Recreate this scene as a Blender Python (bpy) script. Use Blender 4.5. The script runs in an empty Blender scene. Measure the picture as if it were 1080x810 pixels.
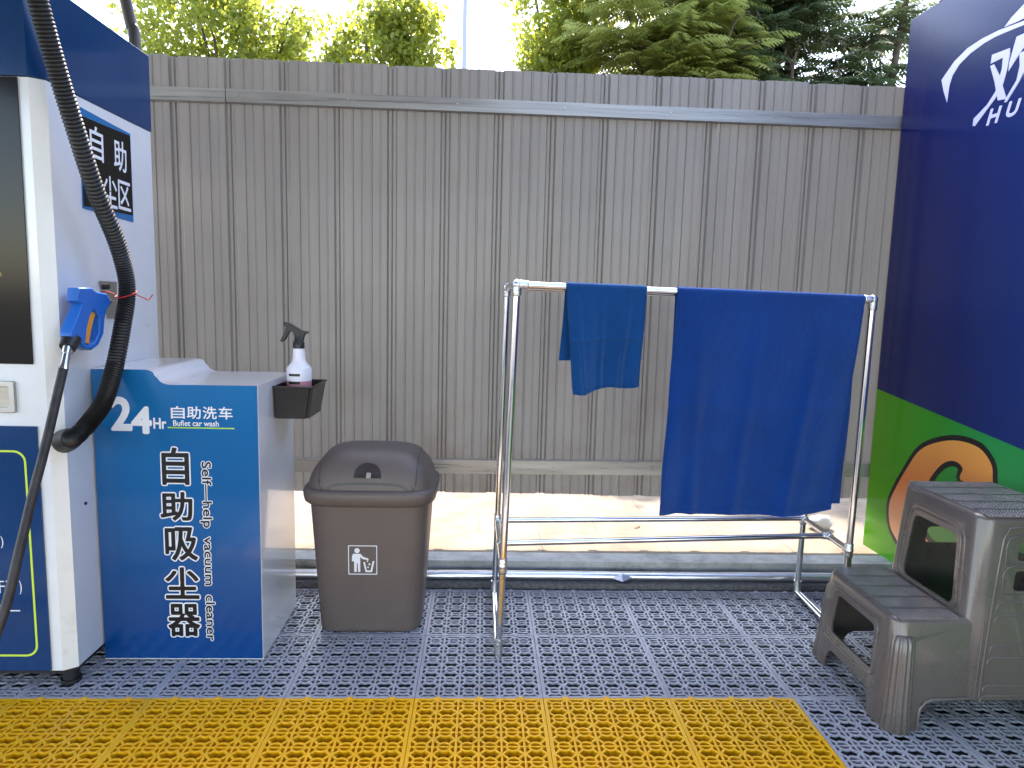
import bpy, bmesh, math, random
from mathutils import Vector, Matrix, noise
import numpy as np

R = math.radians
S = bpy.context.scene
COL = S.collection
rng = random.Random(7)

# ------------------------------------------------------------------ camera
cam_d = bpy.data.cameras.new('camera')
cam_d.sensor_width = 36.0
cam_d.lens = 24.064
cam_d.clip_start = 0.02
cam_d.clip_end = 1500
cam = bpy.data.objects.new('camera', cam_d)
COL.objects.link(cam)
PITCH, ROLL, YAW, CH = R(7.1203), R(1.4624), R(2.5452), 1.2402
cy, sy, cp, sp = math.cos(YAW), math.sin(YAW), math.cos(PITCH), math.sin(PITCH)
F = Vector((sy * cp, cy * cp, -sp))
Rv = Vector((cy, -sy, 0))
Uv = Vector((sy * sp, cy * sp, cp))
cr, sr = math.cos(ROLL), math.sin(ROLL)
R3 = Rv * cr + Uv * sr
U3 = Uv * cr - Rv * sr
cam.matrix_world = Matrix(((R3.x, U3.x, -F.x, 0), (R3.y, U3.y, -F.y, 0), (R3.z, U3.z, -F.z, CH), (0, 0, 0, 1)))
S.camera = cam

# ------------------------------------------------------------------ sky, sun, exposure
SUN_EL, SUN_AZ = 49.0, 0.0            # azimuth from +Y, positive towards +X
w = bpy.data.worlds.new('World')
S.world = w
w.use_nodes = True
wn = w.node_tree
sky = wn.nodes.new('ShaderNodeTexSky')
sky.sky_type = 'NISHITA'
sky.sun_disc = False
sky.sun_elevation = R(SUN_EL)
sky.sun_rotation = R(SUN_AZ)
sky.air_density = 1.0
sky.dust_density = 1.0
sky.ozone_density = 1.0
bg = wn.nodes['Background']
bg.inputs['Strength'].default_value = 0.15
wn.links.new(sky.outputs[0], bg.inputs[0])
sd = bpy.data.lights.new('sun', 'SUN')
sd.energy = 2.0
sd.angle = R(0.53)
sd.color = (1.0, 0.94, 0.86)
so = bpy.data.objects.new('sun', sd)
COL.objects.link(so)
sun_to = Vector((math.sin(R(SUN_AZ)) * math.cos(R(SUN_EL)), math.cos(R(SUN_AZ)) * math.cos(R(SUN_EL)), math.sin(R(SUN_EL))))
so.rotation_euler = sun_to.to_track_quat('Z', 'Y').to_euler()
so.location = (0, 0, 20)
vs = S.view_settings
vs.view_transform = 'Standard'
vs.look = 'None'
vs.gamma = 1.0
vs.use_curve_mapping = False
vs.exposure = 2.85
vs.use_white_balance = True
vs.white_balance_temperature = 7350
vs.white_balance_tint = 15
S.render.engine = 'CYCLES'
S.cycles.max_bounces = 8
S.cycles.transparent_max_bounces = 12
S.cycles.use_denoising = True
S.cycles.caustics_reflective = False
S.cycles.caustics_refractive = False

# ------------------------------------------------------------------ materials
def mat(name, col, rough=0.5, metal=0.0, spec=0.5, coat=0.0, var=0.0, vscale=6.0, bump=0.0, bscale=200.0,
        trans=0.0, sheen=0.0, stretch=None, rvar=0.0, emit=None):
    m = bpy.data.materials.new(name)
    m.use_nodes = True
    nt = m.node_tree
    b = nt.nodes['Principled BSDF']
    b.inputs['Base Color'].default_value = (*col, 1)
    b.inputs['Roughness'].default_value = rough
    b.inputs['Metallic'].default_value = metal
    b.inputs['Specular IOR Level'].default_value = spec
    b.inputs['Coat Weight'].default_value = coat
    b.inputs['Coat Roughness'].default_value = 0.08
    if sheen:
        b.inputs['Sheen Weight'].default_value = sheen
        b.inputs['Sheen Roughness'].default_value = 0.4
        b.inputs['Sheen Tint'].default_value = (0.35, 0.6, 1, 1)
    tc = nt.nodes.new('ShaderNodeTexCoord')
    mp = nt.nodes.new('ShaderNodeMapping')
    if stretch:
        mp.inputs['Scale'].default_value = stretch
    nt.links.new(tc.outputs['Object'], mp.inputs[0])
    if var or rvar:
        n = nt.nodes.new('ShaderNodeTexNoise')
        n.inputs['Scale'].default_value = vscale
        n.inputs['Detail'].default_value = 6
        n.inputs['Roughness'].default_value = 0.62
        nt.links.new(mp.outputs[0], n.inputs['Vector'])
        if var:
            rp = nt.nodes.new('ShaderNodeValToRGB')
            rp.color_ramp.elements[0].position = 0.3
            rp.color_ramp.elements[1].position = 0.7
            rp.color_ramp.elements[0].color = (*[c * (1 - var) for c in col], 1)
            rp.color_ramp.elements[1].color = (*[min(1, c * (1 + var)) for c in col], 1)
            nt.links.new(n.outputs[0], rp.inputs[0])
            nt.links.new(rp.outputs[0], b.inputs['Base Color'])
        if rvar:
            mr = nt.nodes.new('ShaderNodeMapRange')
            mr.inputs[3].default_value = max(0.02, rough - rvar)
            mr.inputs[4].default_value = rough + rvar
            nt.links.new(n.outputs[0], mr.inputs[0])
            nt.links.new(mr.outputs[0], b.inputs['Roughness'])
    if bump:
        n2 = nt.nodes.new('ShaderNodeTexNoise')
        n2.inputs['Scale'].default_value = bscale
        n2.inputs['Detail'].default_value = 4
        nt.links.new(mp.outputs[0], n2.inputs['Vector'])
        bp = nt.nodes.new('ShaderNodeBump')
        bp.inputs['Strength'].default_value = bump
        bp.inputs['Distance'].default_value = 0.004
        nt.links.new(n2.outputs[0], bp.inputs['Height'])
        nt.links.new(bp.outputs[0], b.inputs['Normal'])
    if trans:
        tr = nt.nodes.new('ShaderNodeBsdfTranslucent')
        tr.inputs[0].default_value = (min(1, col[0] * 2.0), min(1, col[1] * 1.9), col[2] * 1.6, 1)
        mx = nt.nodes.new('ShaderNodeMixShader')
        mx.inputs[0].default_value = trans
        nt.links.new(b.outputs[0], mx.inputs[1])
        nt.links.new(tr.outputs[0], mx.inputs[2])
        nt.links.new(mx.outputs[0], nt.nodes['Material Output'].inputs[0])
    return m

M = {}
M['grey_tile'] = mat('grey_plastic', (0.42, 0.405, 0.44), 0.25, var=0.1, vscale=3, bump=0.25, bscale=260, rvar=0.1)
M['yellow_tile'] = mat('yellow_plastic', (1.0, 0.46, 0.010), 0.32, var=0.08, vscale=3, bump=0.25, bscale=260, rvar=0.1)
M['white'] = mat('white_painted_steel', (0.70, 0.71, 0.74), 0.3, var=0.035, vscale=4, rvar=0.06, coat=1.0)
M['cream'] = mat('white_painted_trim', (0.78, 0.76, 0.72), 0.3, var=0.04)
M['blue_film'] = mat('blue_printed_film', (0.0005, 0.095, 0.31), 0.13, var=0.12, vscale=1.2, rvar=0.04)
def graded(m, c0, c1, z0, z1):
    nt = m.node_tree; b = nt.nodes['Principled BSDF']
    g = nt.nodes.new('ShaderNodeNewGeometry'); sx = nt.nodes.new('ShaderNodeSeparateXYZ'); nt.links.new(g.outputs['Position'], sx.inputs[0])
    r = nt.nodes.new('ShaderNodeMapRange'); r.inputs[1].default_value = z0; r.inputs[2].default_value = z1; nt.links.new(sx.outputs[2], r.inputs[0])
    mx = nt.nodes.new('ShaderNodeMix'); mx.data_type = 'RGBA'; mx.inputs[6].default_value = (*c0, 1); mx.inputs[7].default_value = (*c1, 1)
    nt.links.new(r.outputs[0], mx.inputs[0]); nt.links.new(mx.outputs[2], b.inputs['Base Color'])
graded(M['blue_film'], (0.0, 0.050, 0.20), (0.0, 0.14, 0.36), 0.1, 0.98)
M['dark_blue'] = mat('dark_blue_film', (0.0, 0.036, 0.13), 0.14, var=0.1, vscale=2)
M['black_glass'] = mat('black_panel', (0.004, 0.004, 0.004), 0.12, spec=0.25)
M['black'] = mat('black_plastic', (0.012, 0.012, 0.013), 0.42, bump=0.1)
M['basket'] = mat('smoky_black_plastic', (0.02, 0.018, 0.015), 0.3)
M['rubber'] = mat('hose_rubber', (0.01, 0.0095, 0.009), 0.45, var=0.3, vscale=20)
M['worn_rubber'] = mat('worn_hose_rubber', (0.028, 0.021, 0.018), 0.5, var=0.6, vscale=30)
M['bin'] = mat('brown_plastic', (0.115, 0.088, 0.078), 0.45, bump=0.25, bscale=420, var=0.05, rvar=0.06)
M['bin_dark'] = mat('dark_brown_plastic', (0.035, 0.026, 0.024), 0.35)
M['stool'] = mat('taupe_plastic', (0.118, 0.096, 0.084), 0.28, coat=0.35, bump=0.12, bscale=150, var=0.06, rvar=0.07)
M['tread'] = mat('skylit_tread_plastic', (0.19, 0.17, 0.15), 0.2, coat=0.5, var=0.25, vscale=14)  # paler than the shell, standing in for sky reflection on the treads
M['chrome'] = mat('stainless_steel', (0.72, 0.71, 0.70), 0.13, metal=1.0, rvar=0.05, vscale=30)
M['chrome_fit'] = mat('cast_steel', (0.7, 0.7, 0.7), 0.25, metal=1.0, bump=0.4, bscale=300)
M['foil'] = mat('foil_wrap', (0.9, 0.9, 0.92), 0.3, metal=1.0, bump=0.5, bscale=14, stretch=(0.5, 3, 3))
M['steel'] = mat('brushed_steel', (0.45, 0.44, 0.43), 0.35, metal=1.0)
M['fence'] = mat('grey_sheet_steel', (0.225, 0.227, 0.228), 0.36, spec=0.5, var=0.07, vscale=2.2, stretch=(4, 4, 0.35), rvar=0.08, coat=0.15)
M['top_rail'] = mat('galvanised_tube_upper', (0.30, 0.285, 0.27), 0.3, metal=0.3, var=0.3, vscale=7, stretch=(0.3, 5, 9), rvar=0.1)
M['rail'] = mat('galvanised_tube', (0.50, 0.46, 0.40), 0.3, metal=0.4, var=0.2, vscale=7, stretch=(0.3, 5, 5), rvar=0.1)
M['kerb'] = mat('kerb_concrete', (0.48, 0.47, 0.455), 0.85, var=0.2, vscale=9, bump=0.5, bscale=90)
M['foam'] = mat('dark_foam_strip', (0.13, 0.12, 0.125), 0.9, var=0.5, vscale=60, bump=0.8, bscale=200)
M['under'] = mat('near_black_base', (0.012, 0.012, 0.014), 0.6, var=0.3, vscale=8)  # near-black sheet seen through the tile holes
M['orange'] = mat('orange_plastic', (0.8, 0.3, 0.03), 0.4)
M['gun_blue'] = mat('blue_plastic', (0.006, 0.13, 0.5), 0.33, var=0.08)
M['red'] = mat('red_cord', (0.5, 0.01, 0.01), 0.6)
M['bottle'] = mat('milky_plastic', (0.78, 0.74, 0.8), 0.3)
M['pink'] = mat('pink_liquid', (0.55, 0.22, 0.25), 0.3)
M['ink_white'] = mat('white_print', (0.75, 0.76, 0.8), 0.35)
M['ink_black'] = mat('black_print', (0.006, 0.006, 0.008), 0.3)
M['ink_green'] = mat('green_print', (0.35, 0.65, 0.08), 0.35)
M['ink_lime'] = mat('lime_print', (0.55, 0.72, 0.06), 0.35)
M['ink_yellow'] = mat('yellow_print', (0.55, 0.45, 0.06), 0.35)
M['logo'] = mat('pale_violet_print', (0.62, 0.6, 0.85), 0.3)
M['bark'] = mat('bark', (0.10, 0.075, 0.055), 0.9, var=0.4, vscale=12, bump=0.8, bscale=40)
M['leaf_y'] = mat('leaf_yellow_green', (0.20, 0.235, 0.045), 0.4, trans=0.62, var=0.35, vscale=3)
M['leaf_m'] = mat('leaf_green', (0.23, 0.26, 0.08), 0.27, trans=0.45, var=0.4, vscale=2)
M['leaf_d'] = mat('leaf_dark', (0.075, 0.11, 0.05), 0.25, trans=0.3, var=0.4, vscale=1.6)
M['lamp_grey'] = mat('lamp_post_grey', (0.35, 0.36, 0.42), 0.5)

def add_dirt(m, dirt, scale=2.0, lo=0.52, hi=0.75, amount=0.6, zfade=None, world=False, speck=0.0):
    nt = m.node_tree
    b = nt.nodes['Principled BSDF']
    if world:
        g = nt.nodes.new('ShaderNodeNewGeometry'); src = g.outputs['Position']
    else:
        g = nt.nodes.new('ShaderNodeTexCoord'); src = g.outputs['Object']
    n = nt.nodes.new('ShaderNodeTexNoise'); n.inputs['Scale'].default_value = scale; n.inputs['Detail'].default_value = 10; n.inputs['Roughness'].default_value = 0.7
    nt.links.new(src, n.inputs['Vector'])
    mr = nt.nodes.new('ShaderNodeMapRange'); mr.inputs[1].default_value = lo; mr.inputs[2].default_value = hi; mr.inputs[4].default_value = amount
    nt.links.new(n.outputs[0], mr.inputs[0]); fac = mr.outputs[0]
    if zfade:
        g2 = nt.nodes.new('ShaderNodeNewGeometry')
        sx = nt.nodes.new('ShaderNodeSeparateXYZ'); nt.links.new(g2.outputs['Position'], sx.inputs[0])
        z = nt.nodes.new('ShaderNodeMapRange'); z.inputs[1].default_value = zfade[0]; z.inputs[2].default_value = zfade[1]; z.inputs[3].default_value = 1; z.inputs[4].default_value = 0.12
        nt.links.new(sx.outputs[2], z.inputs[0])
        mu = nt.nodes.new('ShaderNodeMath'); mu.operation = 'MULTIPLY'
        nt.links.new(fac, mu.inputs[0]); nt.links.new(z.outputs[0], mu.inputs[1]); fac = mu.outputs[0]
    if speck:
        v = nt.nodes.new('ShaderNodeTexNoise'); v.inputs['Scale'].default_value = 90; v.inputs['Detail'].default_value = 2
        nt.links.new(src, v.inputs['Vector'])
        r = nt.nodes.new('ShaderNodeMapRange'); r.inputs[1].default_value = 0.70; r.inputs[2].default_value = 0.74; r.inputs[4].default_value = speck
        nt.links.new(v.outputs[0], r.inputs[0])
        mx_ = nt.nodes.new('ShaderNodeMath'); mx_.operation = 'MAXIMUM'
        nt.links.new(fac, mx_.inputs[0]); nt.links.new(r.outputs[0], mx_.inputs[1]); fac = mx_.outputs[0]
    mx = nt.nodes.new('ShaderNodeMix'); mx.data_type = 'RGBA'
    bc = b.inputs['Base Color']
    if bc.links: nt.links.new(bc.links[0].from_socket, mx.inputs[6])
    else: mx.inputs[6].default_value = bc.default_value
    mx.inputs[7].default_value = (*dirt, 1)
    nt.links.new(fac, mx.inputs[0]); nt.links.new(mx.outputs[2], bc)
add_dirt(M['fence'], (0.17, 0.145, 0.12), 3.5, 0.48, 0.72, 0.7, (0.3, 1.0), True, 0.25)
add_dirt(M['grey_tile'], (0.20, 0.19, 0.19), 2.3, 0.5, 0.72, 0.6, None, True, 0.3)
add_dirt(M['yellow_tile'], (0.45, 0.21, 0.03), 2.6, 0.52, 0.75, 0.5, None, True, 0.25)
add_dirt(M['white'], (0.42, 0.38, 0.33), 9, 0.52, 0.75, 0.55, (0.05, 0.35), True, 0.10)
add_dirt(M['cream'], (0.42, 0.38, 0.33), 12, 0.5, 0.7, 0.5, (0.05, 0.5), True)
add_dirt(M['blue_film'], (0.05, 0.12, 0.25), 14, 0.6, 0.72, 0.25, (0.0, 0.5), True, 0.05)
add_dirt(M['bin'], (0.17, 0.145, 0.13), 7, 0.54, 0.75, 0.45, (0.0, 0.25), True, 0.05)
add_dirt(M['stool'], (0.16, 0.145, 0.13), 5, 0.5, 0.8, 0.3, None, True)
add_dirt(M['kerb'], (0.16, 0.15, 0.14), 6, 0.48, 0.68, 0.7, None, True, 0.3)

def paving_mat():
    m = mat('paving', (0.5, 0.44, 0.37), 0.8, bump=0.3, bscale=60)
    nt = m.node_tree
    b = nt.nodes['Principled BSDF']
    tc = nt.nodes.new('ShaderNodeTexCoord')
    br = nt.nodes.new('ShaderNodeTexBrick')
    br.inputs['Scale'].default_value = 1.0
    br.inputs['Brick Width'].default_value = 0.6
    br.inputs['Row Height'].default_value = 0.3
    br.inputs['Mortar Size'].default_value = 0.004
    br.inputs['Color1'].default_value = (0.235, 0.19, 0.135, 1)
    br.inputs['Color2'].default_value = (0.215, 0.175, 0.125, 1)
    br.inputs['Mortar'].default_value = (0.13, 0.11, 0.09, 1)
    nt.links.new(tc.outputs['Object'], br.inputs[0])
    n = nt.nodes.new('ShaderNodeTexNoise'); n.inputs['Scale'].default_value = 5; n.inputs['Detail'].default_value = 8
    nt.links.new(tc.outputs['Object'], n.inputs['Vector'])
    rp = nt.nodes.new('ShaderNodeValToRGB')
    rp.color_ramp.elements[0].position = 0.35; rp.color_ramp.elements[0].color = (0.55, 0.47, 0.4, 1)
    rp.color_ramp.elements[1].position = 0.62; rp.color_ramp.elements[1].color = (1, 1, 1, 1)
    nt.links.new(n.outputs[0], rp.inputs[0])
    mx = nt.nodes.new('ShaderNodeMix'); mx.data_type = 'RGBA'; mx.blend_type = 'MULTIPLY'
    mx.inputs[0].default_value = 0.8
    nt.links.new(br.outputs[0], mx.inputs[6]); nt.links.new(rp.outputs[0], mx.inputs[7])
    nt.links.new(mx.outputs[2], b.inputs['Base Color'])
    return m
M['paving'] = paving_mat()

def concrete_mat():
    m = mat('ground_concrete', (0.12, 0.115, 0.11), 0.85, var=0.25, vscale=1.5, bump=0.4, bscale=60)
    return m
M['ground'] = concrete_mat()

def towel_mat(name, c):
    m = mat(name, c, 0.95, spec=0.1, sheen=0.35, var=0.16, vscale=5, bump=1.0, bscale=900)
    return m
M['towel'] = towel_mat('royal_blue_microfibre', (0.001, 0.047, 0.25))
M['towel2'] = towel_mat('blue_microfibre', (0.001, 0.066, 0.24))

def board_mat():
    """print on the hoarding: deep violet to blue gradient over a lime to teal field (object coords: Y, Z)"""
    m = bpy.data.materials.new('printed_hoarding_film')
    m.use_nodes = True
    nt = m.node_tree
    b = nt.nodes['Principled BSDF']
    b.inputs['Roughness'].default_value = 0.16
    b.inputs['Specular IOR Level'].default_value = 0.5
    b.inputs['Coat Roughness'].default_value = 0.1
    geo = nt.nodes.new('ShaderNodeTexCoord')
    sx = nt.nodes.new('ShaderNodeSeparateXYZ')
    nt.links.new(geo.outputs['Object'], sx.inputs[0])
    def mr(sock, a, c):
        n = nt.nodes.new('ShaderNodeMapRange'); n.inputs[1].default_value = a; n.inputs[2].default_value = c
        nt.links.new(sock, n.inputs[0]); return n.outputs[0]
    gy = mr(sx.outputs[1], 1.6, 0.4)
    def ramp(sock, els):
        r = nt.nodes.new('ShaderNodeValToRGB')
        for i, (p, c) in enumerate(els):
            e = r.color_ramp.elements[i] if i < 2 else r.color_ramp.elements.new(p)
            e.position = p; e.color = (*c, 1)
        nt.links.new(sock, r.inputs[0]); return r.outputs[0]
    green = ramp(gy, [(0.0, (0.075, 0.30, 0.0)), (0.35, (0.012, 0.28, 0.006)), (0.62, (0.0, 0.27, 0.06))])
    blue = ramp(gy, [(0.0, (0.001, 0.005, 0.075)), (0.45, (0.0, 0.012, 0.11)), (1.0, (0.0, 0.028, 0.17))])
    # boundary z = 0.854 - 0.104*(3.19-y)
    mu = nt.nodes.new('ShaderNodeMath'); mu.operation = 'MULTIPLY_ADD'
    mu.inputs[1].default_value = 0.104; mu.inputs[2].default_value = 0.854 - 0.104 * (3.19 - 1.6)
    nt.links.new(sx.outputs[1], mu.inputs[0])
    gt = nt.nodes.new('ShaderNodeMath'); gt.operation = 'GREATER_THAN'
    nt.links.new(sx.outputs[2], gt.inputs[0]); nt.links.new(mu.outputs[0], gt.inputs[1])
    mx = nt.nodes.new('ShaderNodeMix'); mx.data_type = 'RGBA'
    nt.links.new(gt.outputs[0], mx.inputs[0]); nt.links.new(green, mx.inputs[6]); nt.links.new(blue, mx.inputs[7])
    nt.links.new(mx.outputs[2], b.inputs['Base Color'])
    return m
M['board'] = board_mat()

def letter_mat():
    m = bpy.data.materials.new('orange_gradient_print')
    m.use_nodes = True
    nt = m.node_tree
    b = nt.nodes['Principled BSDF']; b.inputs['Roughness'].default_value = 0.3
    tc = nt.nodes.new('ShaderNodeTexCoord'); sx = nt.nodes.new('ShaderNodeSeparateXYZ')
    nt.links.new(tc.outputs['Object'], sx.inputs[0])
    n = nt.nodes.new('ShaderNodeMapRange'); n.inputs[1].default_value = 0.75; n.inputs[2].default_value = 0.15
    nt.links.new(sx.outputs[2], n.inputs[0])
    r = nt.nodes.new('ShaderNodeValToRGB')
    for i, (p, c) in enumerate([(0.0, (0.85, 0.36, 0.07)), (0.45, (0.72, 0.20, 0.05)), (1.0, (0.85, 0.45, 0.25))]):
        e = r.color_ramp.elements[i] if i < 2 else r.color_ramp.elements.new(p)
        e.position = p; e.color = (*c, 1)
    nt.links.new(n.outputs[0], r.inputs[0]); nt.links.new(r.outputs[0], b.inputs['Base Color'])
    return m
M['letter'] = letter_mat()

# ------------------------------------------------------------------ object helpers (geometry is given in world coordinates)
ORG = {}
def thing(name, label, cat, loc=(0, 0, 0), group=None, kind=None):
    o = bpy.data.objects.new(name, None)
    o.empty_display_size = 0.1
    COL.objects.link(o)
    o.location = loc
    if kind: o['kind'] = kind
    if label: o['label'] = label
    if cat: o['category'] = cat
    if group: o['group'] = group
    ORG[o.name] = Vector(loc)
    return o

def link(name, me, m, parent=None, smooth=None, shift=True):
    o = bpy.data.objects.new(name, me)
    COL.objects.link(o)
    org = Vector((0, 0, 0))
    if parent is not None:
        org = ORG[parent.name]
        o.parent = parent
    ORG[o.name] = org
    if shift and org.length:
        me.transform(Matrix.Translation(-org))
    if m is not None:
        me.materials.clear(); me.materials.append(m)
    if smooth is not None:
        for p in me.polygons: p.use_smooth = True
        if smooth < 180:
            me.set_sharp_from_angle(angle=R(smooth))
    else:
        for p in me.polygons: p.use_smooth = False
    return o

def tag(o, label, cat, group=None, kind=None):
    if kind: o['kind'] = kind
    if label: o['label'] = label
    if cat: o['category'] = cat
    if group: o['group'] = group
    return o

def bm_part(name, bm, m, parent=None, smooth=None, bevel=0.0, seg=2):
    if bevel:
        es = [e for e in bm.edges if len(e.link_faces) == 2 and e.calc_face_angle(0) > R(30)]
        bmesh.ops.bevel(bm, geom=es, offset=bevel, segments=seg, affect='EDGES', profile=0.6)
        smooth = smooth or 40
    bmesh.ops.recalc_face_normals(bm, faces=bm.faces)
    me = bpy.data.meshes.new(name)
    bm.to_mesh(me); bm.free()
    return link(name, me, m, parent, smooth)

def box(bm, x0, x1, y0, y1, z0, z1):
    v = [bm.verts.new(p) for p in ((x0, y0, z0), (x1, y0, z0), (x1, y1, z0), (x0, y1, z0), (x0, y0, z1), (x1, y0, z1), (x1, y1, z1), (x0, y1, z1))]
    for f in ((0, 3, 2, 1), (4, 5, 6, 7), (0, 1, 5, 4), (1, 2, 6, 5), (2, 3, 7, 6), (3, 0, 4, 7)):
        bm.faces.new([v[i] for i in f])

def box_part(name, dims, m, parent=None, bevel=0.0):
    bm = bmesh.new(); box(bm, *dims)
    return bm_part(name, bm, m, parent, bevel=bevel)

def tube(bm, pts, r, n=16, cap=True, closed=False):
    pts = [Vector(p) for p in pts]
    rr = r if isinstance(r, (list, tuple)) else [r] * len(pts)
    rings = []
    prev = None
    for i, p in enumerate(pts):
        a = pts[max(0, i - 1)]; b = pts[min(len(pts) - 1, i + 1)]
        t = (b - a).normalized()
        if prev is None:
            u = t.orthogonal().normalized()
        else:
            u = (prev - t * prev.dot(t)).normalized()
        prev = u
        v = t.cross(u)
        rings.append([bm.verts.new(p + (u * math.cos(2 * math.pi * k / n) + v * math.sin(2 * math.pi * k / n)) * rr[i]) for k in range(n)])
    for i in range(len(rings) - 1):
        for k in range(n):
            bm.faces.new((rings[i][k], rings[i][(k + 1) % n], rings[i + 1][(k + 1) % n], rings[i + 1][k]))
    if cap:
        bm.faces.new(rings[0][::-1]); bm.faces.new(rings[-1])

def tube_part(name, pts, r, m, parent=None, n=16):
    bm = bmesh.new(); tube(bm, pts, r, n)
    return bm_part(name, bm, m, parent, smooth=50)

def spline(pts, k=12):
    pts = [Vector(p) for p in pts]
    P = [pts[0] * 2 - pts[1]] + pts + [pts[-1] * 2 - pts[-2]]
    out = []
    for i in range(1, len(P) - 2):
        for j in range(k):
            t = j / k
            a, b, c, d = P[i - 1], P[i], P[i + 1], P[i + 2]
            out.append(0.5 * ((2 * b) + (c - a) * t + (2 * a - 5 * b + 4 * c - d) * t * t + (3 * b - a - 3 * c + d) * t ** 3))
    out.append(pts[-1])
    return out

def mesh_from_curve(cu):
    o = bpy.data.objects.new('tmp', cu)
    COL.objects.link(o)
    dg = bpy.context.evaluated_depsgraph_get()
    me = bpy.data.meshes.new_from_object(o.evaluated_get(dg))
    bpy.data.objects.remove(o)
    return me

def plate_mesh(outlines, t, bevel=0.0):
    """flat plate in local XY, thickness t centred on z=0; the inner outlines are holes"""
    cu = bpy.data.curves.new('plate', 'CURVE')
    cu.dimensions = '2D'; cu.fill_mode = 'BOTH'; cu.extrude = t / 2 - bevel; cu.bevel_depth = bevel
    cu.offset = -bevel
    for ol in outlines:
        sp_ = cu.splines.new('POLY'); sp_.points.add(len(ol) - 1)
        for q, p in zip(sp_.points, ol): q.co = (p[0], p[1], 0, 1)
        sp_.use_cyclic_u = True
    me = mesh_from_curve(cu)
    bpy.data.curves.remove(cu)
    return me

def frame(o, x, y):
    o, x, y = Vector(o), Vector(x).normalized(), Vector(y).normalized()
    z = x.cross(y)
    return Matrix(((x.x, y.x, z.x, o.x), (x.y, y.y, z.y, o.y), (x.z, y.z, z.z, o.z), (0, 0, 0, 1)))

def plate(name, outlines, t, fr, m, parent=None, bevel=0.0, smooth=None):
    me = plate_mesh(outlines, t, bevel)
    me.transform(fr)
    return link(name, me, m, parent, smooth)

FRONT = lambda y: frame((0, y, 0), (1, 0, 0), (0, 0, 1))        # outlines in (x, z), facing the viewer (-Y)
SIDE = lambda x: frame((x, 0, 0), (0, 1, 0), (0, 0, 1))         # outlines in (y, z), plane x = const

def rrect(x0, x1, y0, y1, r, k=5):
    o = []
    for cx_, cy_, a in ((x1 - r, y0 + r, -90), (x1 - r, y1 - r, 0), (x0 + r, y1 - r, 90), (x0 + r, y0 + r, 180)):
        for i in range(k + 1):
            t = R(a + 90 * i / k); o.append((cx_ + r * math.cos(t), cy_ + r * math.sin(t)))
    return o

def text(name, body, m, parent, fr, x0, x1, y0, y1, offset=0.0, shear=0.0, lift=0.0, spacing=1.0):
    """lettering fitted into the box x0..x1, y0..y1 of a frame"""
    cu = bpy.data.curves.new('t', 'FONT')
    cu.body = body; cu.size = 1.0; cu.shear = shear; cu.space_character = spacing
    cu.resolution_u = 4
    me0 = mesh_from_curve(cu)
    co = np.array([v.co[:] for v in me0.vertices])
    mn, mxx = co.min(0), co.max(0)
    s_x, s_y = (x1 - x0) / (mxx[0] - mn[0]), (y1 - y0) / (mxx[1] - mn[1])
    me = me0
    me.transform(Matrix.Translation((-mn[0], -mn[1], 0)))
    me.transform(Matrix.Diagonal((s_x, s_y, 1, 1)))
    me.transform(Matrix.Translation((x0, y0, lift)))
    if offset:                                  # stroke grown by copies shifted all round
        bm = bmesh.new()
        for k in range(14):
            c = me.copy(); a = 2 * math.pi * k / 14
            c.transform(Matrix.Translation((offset * math.cos(a), offset * math.sin(a), 0.000018 * k)))
            bm.from_mesh(c); bpy.data.meshes.remove(c)
        bm.from_mesh(me)
        bm.to_mesh(me); bm.free()
    me.transform(fr)
    return link(name, me, m, parent)

def applied(o_me, mods):
    o = bpy.data.objects.new('tmpm', o_me); COL.objects.link(o)
    mods(o)
    dg = bpy.context.evaluated_depsgraph_get()
    me = bpy.data.meshes.new_from_object(o.evaluated_get(dg))
    bpy.data.objects.remove(o)
    return me

def boolean(a, b, op):
    ob = bpy.data.objects.new('tmpb', b); COL.objects.link(ob)
    def f(o):
        md = o.modifiers.new('b', 'BOOLEAN'); md.operation = op; md.object = ob; md.solver = 'EXACT'
    me = applied(a, f)
    bpy.data.objects.remove(ob)
    return me

def to_me(bm):
    bmesh.ops.recalc_face_normals(bm, faces=bm.faces)
    me = bpy.data.meshes.new('m'); bm.to_mesh(me); bm.free(); return me

# ------------------------------------------------------------------ GROUND
def sheet(name, x0, x1, y0, y1, z, m, kind='structure'):
    bm = bmesh.new()
    v = [bm.verts.new(p) for p in ((x0, y0, z), (x1, y0, z), (x1, y1, z), (x0, y1, z))]
    bm.faces.new(v)
    o = bm_part(name, bm, m); o['kind'] = kind
    return o
sheet('ground', -400, 400, -400, 500, -0.026, M['ground'])
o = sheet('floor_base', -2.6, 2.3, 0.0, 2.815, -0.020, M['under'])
o = box_part('kerb', (-6, 6, 2.925, 3.03, -0.024, 0.08), M['kerb'], bevel=0.006); o['kind'] = 'structure'
o = box_part('pavement', (-9, 9, 3.032, 5.6, -0.025, 0.078), M['paving']); o['kind'] = 'structure'

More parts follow.
